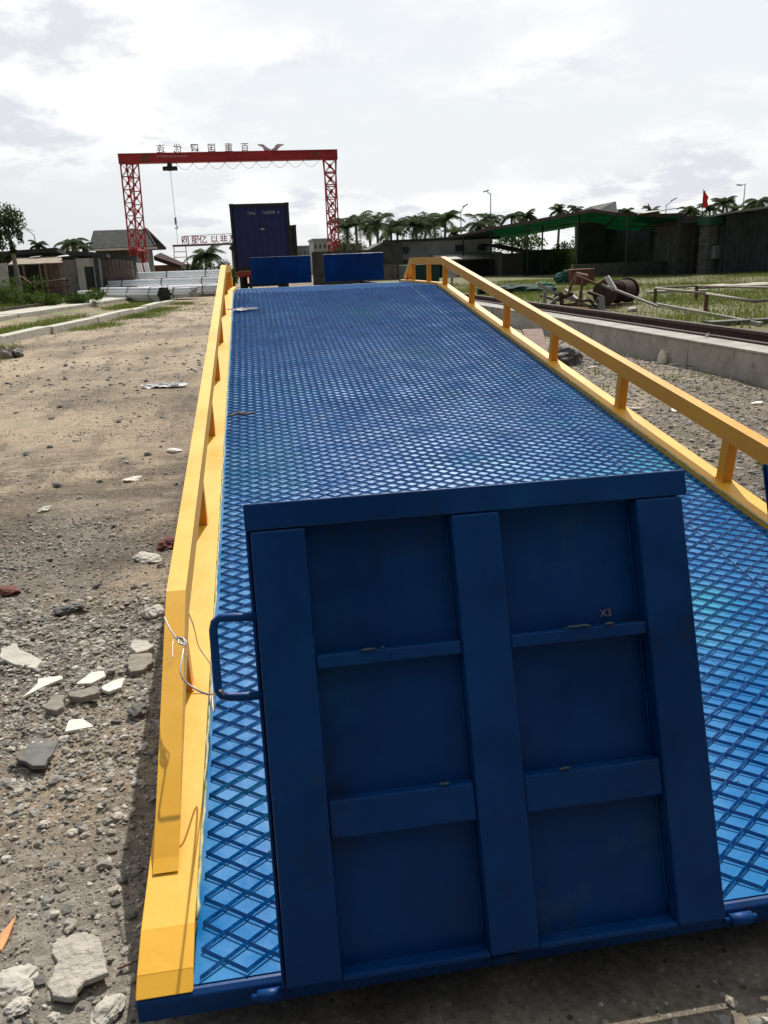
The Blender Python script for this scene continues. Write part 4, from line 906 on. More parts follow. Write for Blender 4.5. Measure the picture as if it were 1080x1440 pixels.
plate([(-.95, .48), (-.55, .46), (-.25, .22), (0.0, .10), (0.0, .0), (-.5, .0), (-.62, .26), (-.95, .40)])
plate([(.95, .44), (.5, .47), (.28, .34), (.25, .22), (0.01, .10), (0.01, .0), (.42, .0), (.55, .16), (.72, .30), (.95, .38)])
b.build('winged_emblem', mat('pale_grey_emblem', (0.70, 0.71, 0.73), 0.6), cr)

# far gantry with red letters
FYc = 150.0
fc = thing('gantry_crane', 'small distant gantry crane carrying red letters, left of the container', 'crane', (-8, FYc, 0))
a0 = at(243, 348, FYc); a1 = at(345, 341, FYc)
b = MB(); b.box(a0.x, a1.x+2, FYc-.3, FYc+.3, 5.05, 5.38); b.build('main_girder', mat('maroon_girder', (0.14, 0.05, 0.06), 0.6), fc)
b = MB()
for dx in (0.2, 2.2):
    b.bar((a0.x+dx, FYc, 5.05), (a0.x+dx-.4*(dx < 1), FYc, 0), 0.14)
for z_ in (4.2, 3.3, 2.4, 1.4): b.bar((a0.x+0.1, FYc, z_), (a0.x+2.2, FYc, z_), 0.12)
b.build('leg', mat('faded_red_leg', (0.45, 0.12, 0.13), 0.6), fc)
for xx in (a1.x+1.5,):
    b = MB(); b.bar((xx, FYc, 5.05), (xx, FYc, 0), 0.3); b.build('leg', M['red'], fc)
b = MB(); b.bar((a0.x+2, FYc+.15, 6.75), (a1.x+2, FYc+.15, 7.0), 0.09); b.bar((a0.x+2, FYc+.15, 5.4), (a0.x+2, FYc+.15, 6.75), .07)
b.build('sign_frame', mat('pale_frame', (0.45, 0.45, 0.45), 0.6), fc)
for ch, px in (('网', 261), ('服', 275), ('亿', 286), ('以', 302), ('非', 315), ('及', 328)):
    c = at(px, 340, FYc).x; text_mesh(ch, 1.42, 0.05, M['redletter'], 'sign_letter', fc, (c-0.72, FYc-.1, 5.55), (1, 0, 0), (0, 0, 1), 0.022)

# ------------------------------------------------------------------ containers on a trailer
def container(name, xc, y0, z0, label, len_=12.0, txt=True, h=2.59):
    t = thing(name, label, 'container', (xc, y0+len_/2, z0)); W = 2.38; x0, x1 = xc-W/2, xc+W/2
    b = MB(); b.box(x0+.03, x1-.03, y0+.08, y0+len_, z0+.1, z0+h-.03); b.build('body', M['contdark'] if not txt else M['container'], t)
    b = MB(); b.corr((x0+.10, y0+.02, z0), (x1-.10, y0+.02, z0), .14, h-.12, .27, .04); b.build('end_panel', M['container'] if txt else M['contdark'], t)
    for a in ((x0, x0+.10), (x1-.10, x1)):
        q = MB(); q.box(a[0], a[1], y0-.04, y0+.12, z0, z0+h); q.build('corner_post', M['contdark'], t)
    q = MB(); q.box(x0+.1, x1-.1, y0-.03, y0+.1, z0+h-.13, z0+h-.002); q.build('top_rail', M['contdark'], t)
    q = MB(); q.box(x0+.1, x1-.1, y0-.03, y0+.1, z0+.0, z0+.15); q.build('bottom_rail', M['contdark'], t)
    for (sx, sz) in ((x0-.01, z0-.01), (x1-.17, z0-.01), (x0-.01, z0+h-.11), (x1-.17, z0+h-.11)):
        q = MB(); q.box(sx, sx+.18, y0-.05, y0+.12, sz, sz+.12); q.build('corner_casting', M['contdark'], t)
    if txt:
        tm = mat('container_lettering', (0.42, 0.43, 0.50), 0.7)
        text_mesh('TTN', 0.165, 0.004, tm, 'painted_number', t, (x0+.68, y0-.034, z0+h-.43), (1, 0, 0), (0, 0, 1))
        text_mesh('165598  6', 0.175, 0.004, tm, 'painted_number', t, (x0+1.28, y0-.034, z0+h-.41), (1, 0, 0), (0, 0, 1))
        q = MB(); q.box(x0+1.18, x0+1.33, y0-.035, y0-.028, z0+h-1.02, z0+h-.95); q.build('label_plate', mat('yellowish_plate', (0.35, 0.36, 0.18), 0.6), t)
    return t
container('shipping_container', -0.31, 34.0, 1.12, 'dark blue shipping container with a white number on its end, raised behind the ramp', 6.1)
cb = at(402, 320, 44.5).x
container('shipping_container', at(417, 330, 44.5).x-1.19, 44.5, 0.72, 'dark container partly hidden behind the dark blue numbered one', 6.1, False, 2.59)
tr = thing('container_trailer', 'red framed trailer carrying the dark blue container behind the ramp', 'trailer', (-0.31, 37, 0))
b = MB(); b.box(-1.45, .83, 33.9, 34.1, .92, 1.11)
for x in (-.8, .2): b.box(x-.08, x+.08, 34.12, 40.2, .75, 1.10)
for y in (35.5, 37.5, 39.5): b.box(-1.4, .8, y, y+.1, .85, 1.09)
b.build('frame', mat('trailer_red', (0.30, 0.05, 0.03), 0.7), tr)
for y in (36.2, 37.5):
    for x in (-1.2, .58):
        b = MB(); b.tube([(x-.16, y, .5), (x+.16, y, .5)], .5, 20); b.build('wheel', M['black'], tr)
b = MB(); b.bar((-1.2, 36.2, .5), (.58, 36.2, .5), .12); b.build('axle', M['darkmetal'], tr); b = MB(); b.bar((-1.2, 37.5, .5), (.58, 37.5, .5), .12)
b.build('axle', M['darkmetal'], tr)
for x in (-.9, .3): b = MB(); b.bar((x, 34.6, 0), (x, 34.6, .9), .12); b.build('landing_leg', M['darkmetal'], tr)

# ------------------------------------------------------------------ pipe bundles
HEX = [3, 4, 5, 4, 3]
def pipe_bundle(c, ang, L_, rows, r, label, seed=0, hexa=False):
    t = thing('pipe_bundle', label, 'pipes', tuple(c)); d = Vector((math.cos(ang), math.sin(ang), 0)); s_ = Vector((-math.sin(ang), math.cos(ang), 0))
    me = None; r_ = random.Random(seed)
    q = MB(); n = 14
    for k in range(n):
        a, a2 = 2*math.pi*k/n, 2*math.pi*(k+1)/n
        for (rr, flip) in ((r*.985, 0), (r*.86, 1)):
            v = [d*(-L_/2)+s_*math.cos(a)*rr+Vector((0, 0, math.sin(a)*rr)), d*(-L_/2)+s_*math.cos(a2)*rr+Vector((0, 0, math.sin(a2)*rr)), d*(L_/2)+s_*math.cos(a2)*rr+Vector((0, 0, math.sin(a2)*rr)), d*(L_/2)+s_*math.cos(a)*rr+Vector((0, 0, math.sin(a)*rr))]
            q.add(v, [(0, 1, 2, 3) if not flip else (3, 2, 1, 0)], smooth=True)
    me = q.build('pipe', [M['galv']], t).data
    first = t.children[0]; v0 = Vector(c)
    for v in me.vertices: v.co = v.co+v0
    spots = []
    for j, m_ in enumerate(rows):
        for i in range(m_): spots.append(((i-(m_-1)/2)*2*r, r+j*r*1.732))
    for k, (u, z) in enumerate(spots):
        o = first if k == 0 else first.copy()
        if k: col.objects.link(o); o.parent = t
        o.location = s_*u+Vector((0, 0, z))+d*r_.uniform(-.06, .06)
    if rows == HEX:
        for k, (u, z) in enumerate(spots):
            b = MB(); e = Vector(c)+s_*u+Vector((0, 0, z))-d*(L_/2+.065); b.tube([e, e+d*.03], r*.99, 12); b.build('end_cap', M['black'], t)
    wmax = max(rows)*r; H = r*2+(len(rows)-1)*r*1.732
    for f_ in (-.36, .0, .36):
        b = MB(); cc = Vector(c)+d*L_*f_; ring = [(-rows[0]*r-.01, .0), (-wmax-.012, H*.45), (-rows[-1]*r-.01, H+.01), (rows[-1]*r+.01, H+.01), (wmax+.012, H*.45), (rows[0]*r+.01, .0)]
        pts = [cc+s_*u+Vector((0, 0, z)) for u, z in ring]; pts.append(pts[0])
        for a, e in zip(pts[:-1], pts[1:]): b.bar(a, e, .04, .012)
        b.build('strap', M['darkmetal'], t)
    return t
P1 = ong(228, 421, 0.08)
AN = math.radians(168)
def pb(px, py, z, L_, rows, r, label, seed, Y=None, ang=AN):
    p = ong(px, py, z) if Y is None else at(px, py, Y)
    pipe_bundle((p.x, p.y, z if Y is None else p.z), ang, L_, rows, r, label, seed)
def dun(px0, py0, px1, label): pass
ag = math.radians(150)
def place(endpx, Yend, z, L_, rows, r, label, seed, ang=ag):
    e = at(endpx, 400, Yend); d = Vector((math.cos(ang), math.sin(ang), 0)); c = e+d*L_/2
    pipe_bundle((c.x, c.y, z), ang, L_, rows, r, label, seed); return c
zg = 0.08
place(229, 33.0, zg, 5.8, HEX, .062, 'nearest silver pipe bundle on the ground showing its dark hexagonal end', 1, math.radians(122))
place(272, 37.0, zg, 5.8, [7, 8, 7, 6], .06, 'silver pipe bundle on the ground just behind the hexagonal-ended one', 2, math.radians(155))
place(312, 40.0, zg, 6.0, [7, 8, 7, 6], .06, 'silver pipe bundle on the ground closest to the ramp rail', 3, math.radians(158))
place(316, 42.5, zg, 6.0, [8, 8, 8, 7], .06, 'silver pipe bundle on the ground in the rear of the stack', 4, math.radians(158))
place(312, 41.5, zg+.46, 6.0, [9, 8, 7], .06, 'silver pipe bundle lying second layer up in the stack', 5, math.radians(160))
place(316, 44.0, zg+.80, 6.0, [8, 7, 6], .06, 'topmost silver pipe bundle of the stack beside the ramp', 6, math.radians(162))
place(306, 47.0, zg+.0, 6.0, [9, 9, 9, 9, 9, 8], .06, 'tall silver pipe bundle farthest back behind the stack', 7, math.radians(165))
for i, (px, py) in enumerate(((282, 412), (298, 410), (306, 408))):
    p = ong(px, py, 0); b = MB(); b.box(p.x-.05, p.x+.05, p.y-.05, p.y+.05, 0, .5); b.box(p.x-.04, p.x+.45, p.y-.04, p.y+.04, .5, .56)
    tag(b.build('pipe_stake', M['darkmetal']), ('dark steel stake at the pipes, farthest from the ramp', 'middle dark steel stake holding the silver pipes', 'dark steel stake holding pipes, nearest the ramp')[i], 'stake')

# ------------------------------------------------------------------ buildings on the left
def R3(x0, y0, x1, y1, Y):    # picture rectangle on the plane y=Y -> x0,x1,z0,z1
    a = at(x0, y1, Y); c = at(x1, y0, Y); return a.x, c.x, a.z, c.z
ls = thing('lean_to_shed', 'low ramshackle lean-to shed with brown sheet roof behind the leaning tree', 'shed', (at(45, 400, 43).x, 44, 0))
YS = 43.0
def slab(mb, pts, th):        # pts: four corners of a sheet, thickness downward
    vs = [Vector(p) for p in pts]+[Vector(p)-Vector((0, 0, th)) for p in pts]
    mb.add(vs, [(0, 1, 2, 3), (7, 6, 5, 4), (0, 4, 5, 1), (1, 5, 6, 2), (2, 6, 7, 3), (3, 7, 4, 0)]); return mb
b = MB(); b.box(at(-30, 380, YS).x, at(90, 380, YS).x, YS+3.2, YS+3.6, 0, 2.2); b.build('back_wall', M['dark'], ls)
b = MB(); b.box(at(-30, 380, YS).x, at(11, 380, YS).x, YS-.05, YS+.05, 0.1, at(5, 370, YS).z); b.build('wall', M['whitewall'], ls)
b = MB(); xa = at(87, 385, YS).x; xb_ = at(108, 385, YS).x; k = 0; z_ = .2; ztp = at(98, 368, YS).z
while z_ < ztp: b.box(xa, xb_, YS-.02, YS+.0+.03*(k % 2), z_, z_+.12); z_ += .125; k += 1
b.build('wall_panel', M['shedgrey'], ls)
f0, f1_ = at(11, 372, YS-.7), at(88, 369, YS-.7); g0, g1 = at(22, 362, YS+2.2), at(86, 360, YS+2.2)
b = MB(); slab(b, [f0, f1_, g1, g0], .05); b.build('roof', M['roofbrown'], ls)
h0, h1_, h2_ = at(-40, 358, YS+2), at(20, 352, YS+2), at(80, 348, YS+2)
b = MB(); slab(b, [h0, h1_, h1_+Vector((0, 3, -.25)), h0+Vector((0, 3, -.25))], .16); slab(b, [h1_+Vector((.005, 0, 0)), h2_, h2_+Vector((0, 3, -.25)), h1_+Vector((.005, 3, -.25))], .22); b.build('upper_roof', M['roofdark'], ls)
for px in (58, 35, 66, 86):
    x = at(px, 390, YS-.6).x; b = MB(); b.bar((x, YS-.6, 0.1), (x, YS-.6, at(px, 372, YS-.6).z), .08); b.build('post', M['wood'], ls)
b = MB(); b.box(at(62, 385, YS+.5).x, xa-.01, YS+.5, YS+.54, .1, ztp); b.build('board_wall', M['shedbrown'], ls)
for px, py, w_ in ((50, 362, .5), (90, 361, .55)):
    p = at(px, py, YS+1.8); b = MB(); b.obox((p.x, p.y, p.z+.03), (w_/2, 0, .02), (0, .3, .03), (0, 0, .02)); b.build('roof_sheet', M['white'], ls)
ws = thing('white_hut', 'small dirty white hut with a dark doorway beside the brown sheet shed', 'hut', (at(122, 400, 42.5).x, 44, 0))
x0, x1 = at(109, 385, 42.5).x, at(139, 385, 42.5).x; z1 = at(122, 363, 42.5).z; zd = at(125, 375, 42.5).z
xd0, xd1 = at(120, 390, 42.5).x, at(133, 390, 42.5).x
b = MB(); b.box(x0, xd0, 42.5, 46, 0, z1); b.box(xd1, x1, 42.5, 46, 0, z1); b.box(xd0, xd1, 42.5, 46, zd, z1); b.build('wall', M['whitewall'], ws)
b = MB(); b.box(xd0+.01, xd1-.01, 42.62, 42.68, .25, zd); b.build('door', mat('dark_door', (0.035, 0.045, 0.042), 0.7), ws)
b = MB(); p, q_ = at(92, 352, 42), at(150, 356, 42); slab(b, [p, q_, q_+Vector((0, 4, -.3)), p+Vector((0, 4, -.3))], .18); b.build('roof', M['roofdark'], ws)
b = MB(); p, q_ = at(140, 410, 42.2), at(134, 360, 42.2); b.bar((p.x, 42.2, 0), (q_.x, 42.2, q_.z), .2, .12); b.build('corner_post', M['darksheet'], ws)
bs = thing('sheet_shed', 'brown vertical-sheet shed left of the crane leg', 'shed', (at(165, 400, 43.5).x, 45, 0))
xs0, xs1 = at(143, 390, 43.5).x, at(190, 390, 43.5).x; zs = at(165, 363, 43.5).z
b = MB(); b.corr((xs0, 43.5, 0), (xs1, 43.5, 0), .1, zs, .18, .03); b.build('wall', M['shedbrown'], bs)
b = MB(); b.box(xs0, xs1, 43.6, 44.6, 0, zs-.2); b.build('inner_wall', M['dark'], bs)
b = MB(); z_ = at(165, 379, 43.4).z; b.box(xs0, xs1, 43.40, 43.44, z_, z_+.05); b.build('wall_batten', M['wood'], bs)
b = MB(); p, q_ = at(128, 354, 43), at(192, 361, 43); slab(b, [p, q_, q_+Vector((0, 1.6, -.1)), p+Vector((0, 1.6, -.1))], .20); b.build('roof', M['roofdark'], bs)
for i, px in enumerate((190, 201, 211)):
    p = at(px, 398, 47); b = MB(); b.bar((p.x+.12, 47, 0), (p.x-.12, 47, 1.95-(.12*i)), .26, .2); tag(b.build('white_pillar', M['white']), ('leaning white pillar touching the brown shed corner', 'middle white pillar between the red crane legs', 'shorter white pillar right of the crane legs')[i], 'pillar')
hs = thing('house', 'two-slope dark grey roofed house behind the left sheds', 'house', (-11, 73, 0))
rz_ = at(170, 323, 74).z; rl, rr = at(131, 322, 74).x, at(205, 322, 74).x; el, er = at(124, 348, 70).x, at(219, 348, 70).x; ez = at(170, 348, 70).z
b = MB(); b.add([(rl, 74, rz_), (rr, 74, rz_), (er, 70, ez), (el, 70, ez), (el, 78, ez), (er, 78, ez)], [(0, 3, 2, 1), (0, 1, 5, 4)])
b.add([(rl, 74, rz_-.12), (rr, 74, rz_-.12), (er, 70, ez-.12), (el, 70, ez-.12), (el, 78, ez-.12), (er, 78, ez-.12)], [(1, 2, 3, 0), (4, 5, 1, 0)])
b.bar((rr, 74, rz_), (er, 70, ez-.02), .12, .2); b.bar((rr, 74, rz_), (er, 78, ez-.02), .12, .2); b.build('roof', M['roofdark'], hs)
b = MB(); b.prism_x([(70.7, 0), (77.3, 0), (77.3, ez-.15), (74, rz_-.5), (70.7, ez-.15)], el+.4, er-1.1); b.build('wall', M['housegrey'], hs)
b = MB(); b.bar((el-.1, 69.95, ez-.12), (er+.1, 69.95, ez-.12), .1, .16); b.build('gutter', M['white'], hs)
b = MB(); b.bar((er-.9, 70.6, 0), (er-.9, 70.6, ez-.1), .12); b.build('downpipe', M['white'], hs)
lh = thing('low_house', 'low reddish brown roofed hut right of the grey house', 'hut', (at(232, 380, 60).x, 62, 0))
a0, a1, z0, z1 = R3(219, 372, 246, 392, 60)
b = MB(); b.box(a0, a1, 60, 64, 0, z1); b.build('wall', mat('brown_orange_wall', (0.16, 0.075, 0.04), 0.9), lh)
b = MB(); p, q_ = at(216, 360, 59.6), at(254, 373, 59.6); slab(b, [p, q_, q_+Vector((0, 5, .1)), p+Vector((0, 5, .3))], .28); b.build('roof', mat('red_brown_roof', (0.05, 0.032, 0.03), 0.95, spec=.1), lh)
# clutter in front of the left sheds
b = MB(); p = at(80, 400, 31.5); X = p.x
for dx in (-.9, -.25, .35): b.bar((X+dx, 31.5, .1), (X+dx+.05, 31.5, 1.05), .05)
for z_ in (.45, .8, 1.02): b.bar((X-1., 31.5, z_), (X+.5, 31.5, z_+.04), .05)
b.bar((X-1.3, 31.3, 1.35), (X-.8, 31.3, .95), .10, .04)
tag(b.build('scrap_rack', M['rust']), 'rusty rack of scrap bars in front of the left lean-to shed', 'rack')
b = MB(); b.bar((X-.85, 31.2, 1.0), (X+.35, 31.2, 1.12), .3, .03); tag(b.build('roof_offcut', M['shedgrey']), 'pale sheet offcut lying on top of the scrap rack', 'sheet')
# leaning tree on the far left
tl = thing('leaning_tree', 'slim tree with a drooping crown and pale leaning trunk at the left edge', 'tree', (at(30, 420, 30).x, 30, .1))
tb = at(30, 420, 30); tm_ = at(17, 350, 30); tt = at(5, 318, 30)
b = MB(); b.tube(spl([(tb.x, 30, 0), tuple(at(24, 385, 30)), tuple(tm_), tuple(at(12, 330, 30)), tuple(tt)], 4), [.085]*5+[.075]*5+[.065]*5+[.04]*2, 8)
r_ = random.Random(3)
for k in range(9):
    a = r_.uniform(0, 6.28); e = at(10, 335, 30) if k % 2 else tt; l_ = r_.uniform(.5, 1.0)
    b.tube([tuple(e), (e.x+l_*.6*math.cos(a), e.y+l_*.6*math.sin(a), e.z+.35), (e.x+l_*math.cos(a), e.y+l_*math.sin(a), e.z+.2)], [.03, .02, .008], 5)
b.build('trunk', M['bark'], tl)
b = MB()
for k, (px, py, rx, rz_) in enumerate(((3, 298, .75, .35), (16, 302, .45, .35), (-12, 305, .8, .45), (22, 318, .30, .38), (0, 320, .55, .35), (-20, 330, .6, .5), (4, 338, .32, .30), (27, 326, .13, .35), (-8, 350, .35, .35), (21, 345, .12, .2))):
    p = at(px, py, 30); leafcloud(b, (p.x, 30+(k % 3-1)*.35, p.z), (rx, rx*.9, rz_), 520 if rx > .4 else 160, .055, droop=.25, seed=k+1, hollow=.15)
b.build('crown', M['treeleaf'], tl)
for i, (px, Y, w, h_, lb) in enumerate(((8, 29, .8, .55, 'green bush under the leaning tree at the left edge'), (40, 29.5, .8, .40, 'green bush right of the leaning trunk'), (62, 30, .7, .38, 'leafy bush in front of the scrap rack'), (117, 31, .75, .42, 'bright green bush in front of the white hut'), (36, 31.5, .8, .7, 'taller vine-like bush by the lean-to shed'))):
    x = at(px, 410, Y).x; bush('bush', x, Y, .1, w, .6, h_, 1500, .05, M['bushleaf'], lb, i+1)
yy = RNG.uniform(24, 33, 900); a3 = np.stack([np.interp(yy, [18, 26.4, 36.1], [-10.0, -8.7, -7.4])-.15-RNG.random(900)*1.6, yy], 1)
blades('grass', clumps(a3, 9000, .2), .10, .34, .02, M['grass'], 'taller green weeds in front of the left sheds', .7)
# palms, far left
palm(at(57, 365, 60).x, 60, 3.15, 1.0, 'small wispy palm far behind the left shed roof, left of the other', seed=31, nf=11)
palm(at(104, 360, 60).x, 60, 3.2, 1.5, 'palm with spread fronds showing above the shed roof left of the grey house', seed=32, nf=13)
palm(at(118, 355, 62).x, 62, 2.95, 1.0, 'small palm tuft close to the grey house roof', seed=33, nf=10)
palm(at(289, 365, 75).x, 75, 2.2, 2.0, 'bushy green palm below the distant crane with red letters', seed=34, nf=24)
bush('bush', at(262, 380, 70).x, 70, 0, 2.5, 1, 1.1, 2500, .14, M['treeleaf'], 'dark bush left of the bushy palm behind the pipes', 21)
bush('bush', at(312, 370, 60).x, 60, 0, 1.0, 1, 1.2, 1200, .1, M['treeleaf'], 'dark bush just left of the blue container', 22)
palm(at(327, 352, 70).x, 70, 2.9, .7, 'small dark palm right against the blue container', seed=35, nf=9)

# ------------------------------------------------------------------ palms and trees behind the right side
PL = [(488, 322, 2.1), (502, 318, 2.4), (520, 325, 2.0), (530, 316, 2.2), (549, 328, 1.9), (560, 318, 1.9), (584, 318, 2.2), (596, 314, 2.3), (610, 318, 2.0), (624, 310, 2.3), (640, 330, 1.6), (672, 318, 2.1), (690, 312, 1.8), (721, 306, 1.6), (740, 306, 1.5), (785, 298, 1.4), (812, 296, 1.2),
      (882, 300, 1.5), (895, 305, 1.5), (917, 298, 1.5), (972, 298, 1.7), (1000, 296, 2.0), (1016, 288, 2.0), (1032, 300, 1.8), (1052, 294, 2.0), (1068, 284, 2.3), (1085, 300, 1.8)]
lbl = ['leftmost palm of the far row, touching the red crane leg', 'bushy palm just right of the red crane leg', 'low palm filling the gap in the row right of the crane', 'tall palm in the left clump above the right lip plate', 'short palm between the left clump and the single slim palm', 'slim single palm standing alone right of the left clump', 'left palm of the dense clump over the white building', 'second palm of the dense clump over the white building', 'third palm of the dense clump, lower than its neighbours', 'tallest windswept palm at the right end of the dense clump', 'low ragged palm right of the dense clump, under the short lamp', 'full palm just left of the tall street lamp', 'palm right behind the tall street lamp', 'thin palm top over the canopy, right of the tall lamp', 'drooping palm top over the canopy beside the thin one', 'dark palm tip above the middle of the green canopy', 'small upright palm tip left of the folded pale sheet', 'palm behind the pale sheet on the canopy peak', 'palm behind the open gap in the canopy', 'palm under the curved street lamp on the right', 'palm left of the red banner on the right', 'palm right behind the red banner', 'tall palm right of the red banner', 'low palm between the banner and the right-hand lamp', 'palm beside the right-hand tall lamp', 'tallest windswept palm near the right edge of the photo', 'palm cut off by the right edge of the photo']
for i, ((px, py, fr), lb) in enumerate(zip(PL, lbl)):
    Y = 70+(i*37 % 11)-3; p = at(px, py, Y); palm(p.x, Y, p.z, fr*(.92 if px < 870 else .80), lb, 'palms in the row behind the yard', seed=100+i, nf=15, lean=(random.uniform(-.2, .2), 0))
r_ = random.Random(9)
for i, (px, w, h_) in enumerate(((490, 2.2, 2.4), (545, 2.6, 1.4), (592, 2.8, 2.6), (612, 2.6, 2.3), (652, 2.5, 1.5), (670, 2.6, 2.2), (1010, 3.0, 2.6), (1045, 3.0, 2.4), (985, 2.4, 2.0))):
    p = at(px, 350, 78); bush('leafy_tree', p.x, 78, .8, w*.8, 1.5, h_*.72, 1500, .13, M['palmleaf'], ('dark leafy tree behind the crane leg palms', 'low leafy tree between the palm clumps', 'dark leafy tree in the dense palm clump, left one', 'dark leafy tree in the dense palm clump, right one', 'low leafy tree under the short street lamp', 'round leafy tree left of the tall lamp', 'leafy tree behind the red banner palms', 'leafy tree beside the right-hand tall lamp', 'leafy tree left of the red banner')[i], 50+i)
# street lamps
def lamp(px, pyt, Y, label, arm, tilt=0.0, base=0, seed=0):
    p = at(px, pyt, Y); t = thing('street_lamp', label, 'street lamp', (p.x, Y, 0), 'street lamps on the far road')
    b = MB(); b.tube([(p.x, Y, 0), (p.x, Y, p.z)], [.10, .05], 8); b.build('pole', mat('pale_pole', (0.42, 0.43, 0.44), 0.5, var=0.05), t)
    b = MB(); e = Vector((p.x+arm, Y, p.z+tilt)); b.tube([(p.x, Y, p.z-.1), e], .04, 6); b.build('arm', M['farbuild'], t)
    b = MB(); b.obox(e, Vector((.28, 0, tilt*.25)), Vector((0, .12, 0)), Vector((0, 0, .06))); b.build('lamp_head', M['farbuild'], t)
lamp(690, 272, 88, 'tall street lamp standing above the dark canopy roof', -.5, .25)
lamp(648, 296, 90, 'shorter street lamp left of the tall one, head tilted up right', .5, .5)
lamp(1048, 258, 88, 'tall street lamp near the right edge with a short left arm', -.7, -.15)
lamp(937, 288, 88, 'street lamp with a rising arm above the canopy gap', .85, .55)
lamp(48, 330, 88, 'street lamp over the far left shed roofs', -.8, .8)
# red banner and small red flag
for px, pyt, w, h_, lb, Y in ((993, 268, .42, 1.2, 'tall red banner flag on a pole above the right sheds', 62), (913.5, 287, .3, .9, 'small dark red pennant above the canopy gap', 80)):
    p = at(px, pyt, Y); t = thing('banner_flag', lb, 'flag', (p.x, Y, 0))
    b = MB(); b.tube([(p.x-w/2, Y, 0), (p.x-w/2, Y, p.z+.1)], .03, 6); b.build('pole', M['darkmetal'], t)
    b = MB(); n = 10; vs = []
    for k in range(n+1):
        ww = w*(.35+.65*min(1, k/4)); vs += [(p.x-w/2, Y+.02*math.sin(k), p.z-h_*k/n), (p.x-w/2+ww, Y+.08*math.sin(k*1.3), p.z-h_*k/n-.03)]
    b.add(vs, [(2*k, 2*k+1, 2*k+3, 2*k+2) for k in range(n)]); o = b.build('flag_cloth', M['flagred'], t); s_ = o.modifiers.new('s', 'SOLIDIFY'); s_.thickness = .01

# ------------------------------------------------------------------ far buildings
def farb(px0, px1, pyt, Y, label, m_, cols, rows, gable=False):
    a = at(px0, pyt, Y); c = at(px1, pyt, Y); H = a.z; t = thing('apartment_block', label, 'building', ((a.x+c.x)/2, Y+4, 0))
    b = MB(); b.box(a.x, c.x, Y, Y+8, 0, H); b.build('wall', m_, t); b = MB(); b.box(a.x-.15, c.x+.15, Y-.15, Y+8.15, H+.003, H+.2); b.build('roof', m_, t)
    w = (c.x-a.x)/cols
    for i in range(cols):
        for j in range(rows):
            z1_ = H-.5-j*1.1
            if z1_ < 1: continue
            b = MB(); b.box(a.x+w*(i+.3), a.x+w*(i+.7), Y-.04, Y-.005, z1_-.55, z1_); b.build('window', M['farwindow'], t)
farb(413, 437, 348, 120, 'grey distant block just right of the container', mat('far_grey', (0.20, 0.22, 0.23), .9, var=.1), 4, 2)
farb(440, 466, 338, 110, 'white distant block between the container and the red crane leg', M['farbuild'], 4, 2)
farb(478, 508, 345, 115, 'grey distant building half hidden behind the crane-leg palms', mat('far_grey_b', (0.16, 0.165, 0.165), .9, var=.1), 5, 2)
# white low building behind the ramp top, right
wb = thing('white_building', 'long low white walled building under the left end of the dark canopy', 'building', (at(630, 360, 52).x, 55, 0))
x0, x1, z0, z1 = R3(562, 344, 692, 360, 52)
b = MB(); b.box(x0, x1, 52, 57, 0, at(630, 338, 52).z); b.build('wall', M['whitewall'], wb)
b = MB(); b.box(x0-.4, x1+.4, 51.5, 57.5, at(630, 338, 52).z+.004, at(630, 338, 52).z+.14); b.build('roof', M['roofdark'], wb)
for px in (563, 640, 672):
    x = at(px, 352, 52).x; b = MB(); b.box(x, x+.55, 51.94, 51.99, at(630, 354, 52).z, at(630, 345, 52).z); b.build('window', M['farwindow'], wb)
b = MB(); za_ = at(640, 356, 51).z
b.add([(x0+2, 49.5, za_-.35), (x1+.5, 49.5, za_-.35), (x1+.5, 51.9, za_), (x0+2, 51.9, za_), (x0+2, 49.5, za_-.43), (x1+.5, 49.5, za_-.43), (x1+.5, 51.9, za_-.08), (x0+2, 51.9, za_-.08)], [(0, 1, 2, 3), (7, 6, 5, 4), (0, 4, 5, 1), (1, 5, 6, 2), (2, 6, 7, 3), (3, 7, 4, 0)]); b.build('awning', M['shedgrey'], wb)
gb = thing('grey_shed', 'dark grey gabled shed just right of the right lip plate', 'shed', (at(520, 370, 50).x, 52, 0))
p, q_, s2 = at(505, 358, 50), at(538, 341, 50), at(566, 342, 50)
b = MB(); b.add([(p.x, 50, p.z), (q_.x, 50, q_.z), (s2.x, 50, s2.z-.05), (s2.x, 50, 0), (p.x, 50, 0), (p.x, 54, p.z), (q_.x, 54, q_.z), (s2.x, 54, s2.z-.05), (s2.x, 54, 0), (p.x, 54, 0)], [(0, 4, 3, 2, 1), (5, 6, 7, 8, 9), (0, 1, 6, 5), (1, 2, 7, 6), (2, 3, 8, 7), (4, 0, 5, 9)]); b.build('wall', M['housegrey'], gb)
b = MB(); b.bar((q_.x, 49.9, q_.z+.08), (s2.x+1.5, 49.9, s2.z+.1), .1, .1); b.build('roof', M['roofdark'], gb)
b = MB(); b.box(at(520, 375, 49).x, at(560, 375, 49).x, 49.4, 49.5, 0, 1.1); tag(b.build('fence', M['shedbrown']), 'dark brown board fence right of the upper lip plates', 'fence')
b = MB(); xw = at(447, 372, 30).x; b.box(at(440, 380, 40).x, at(520, 380, 40).x, 40, 40.2, 0, at(480, 352, 40).z-.02); tag(b.build('fence', M['housegrey']), 'low dark wall behind the gap between the two upper lip plates', 'wall')

# ------------------------------------------------------------------ right: canopy, walls, sheds
cn = thing('net_canopy', 'long dark canopy roofed with green shade netting on thin posts', 'canopy', (12, 40, .2))
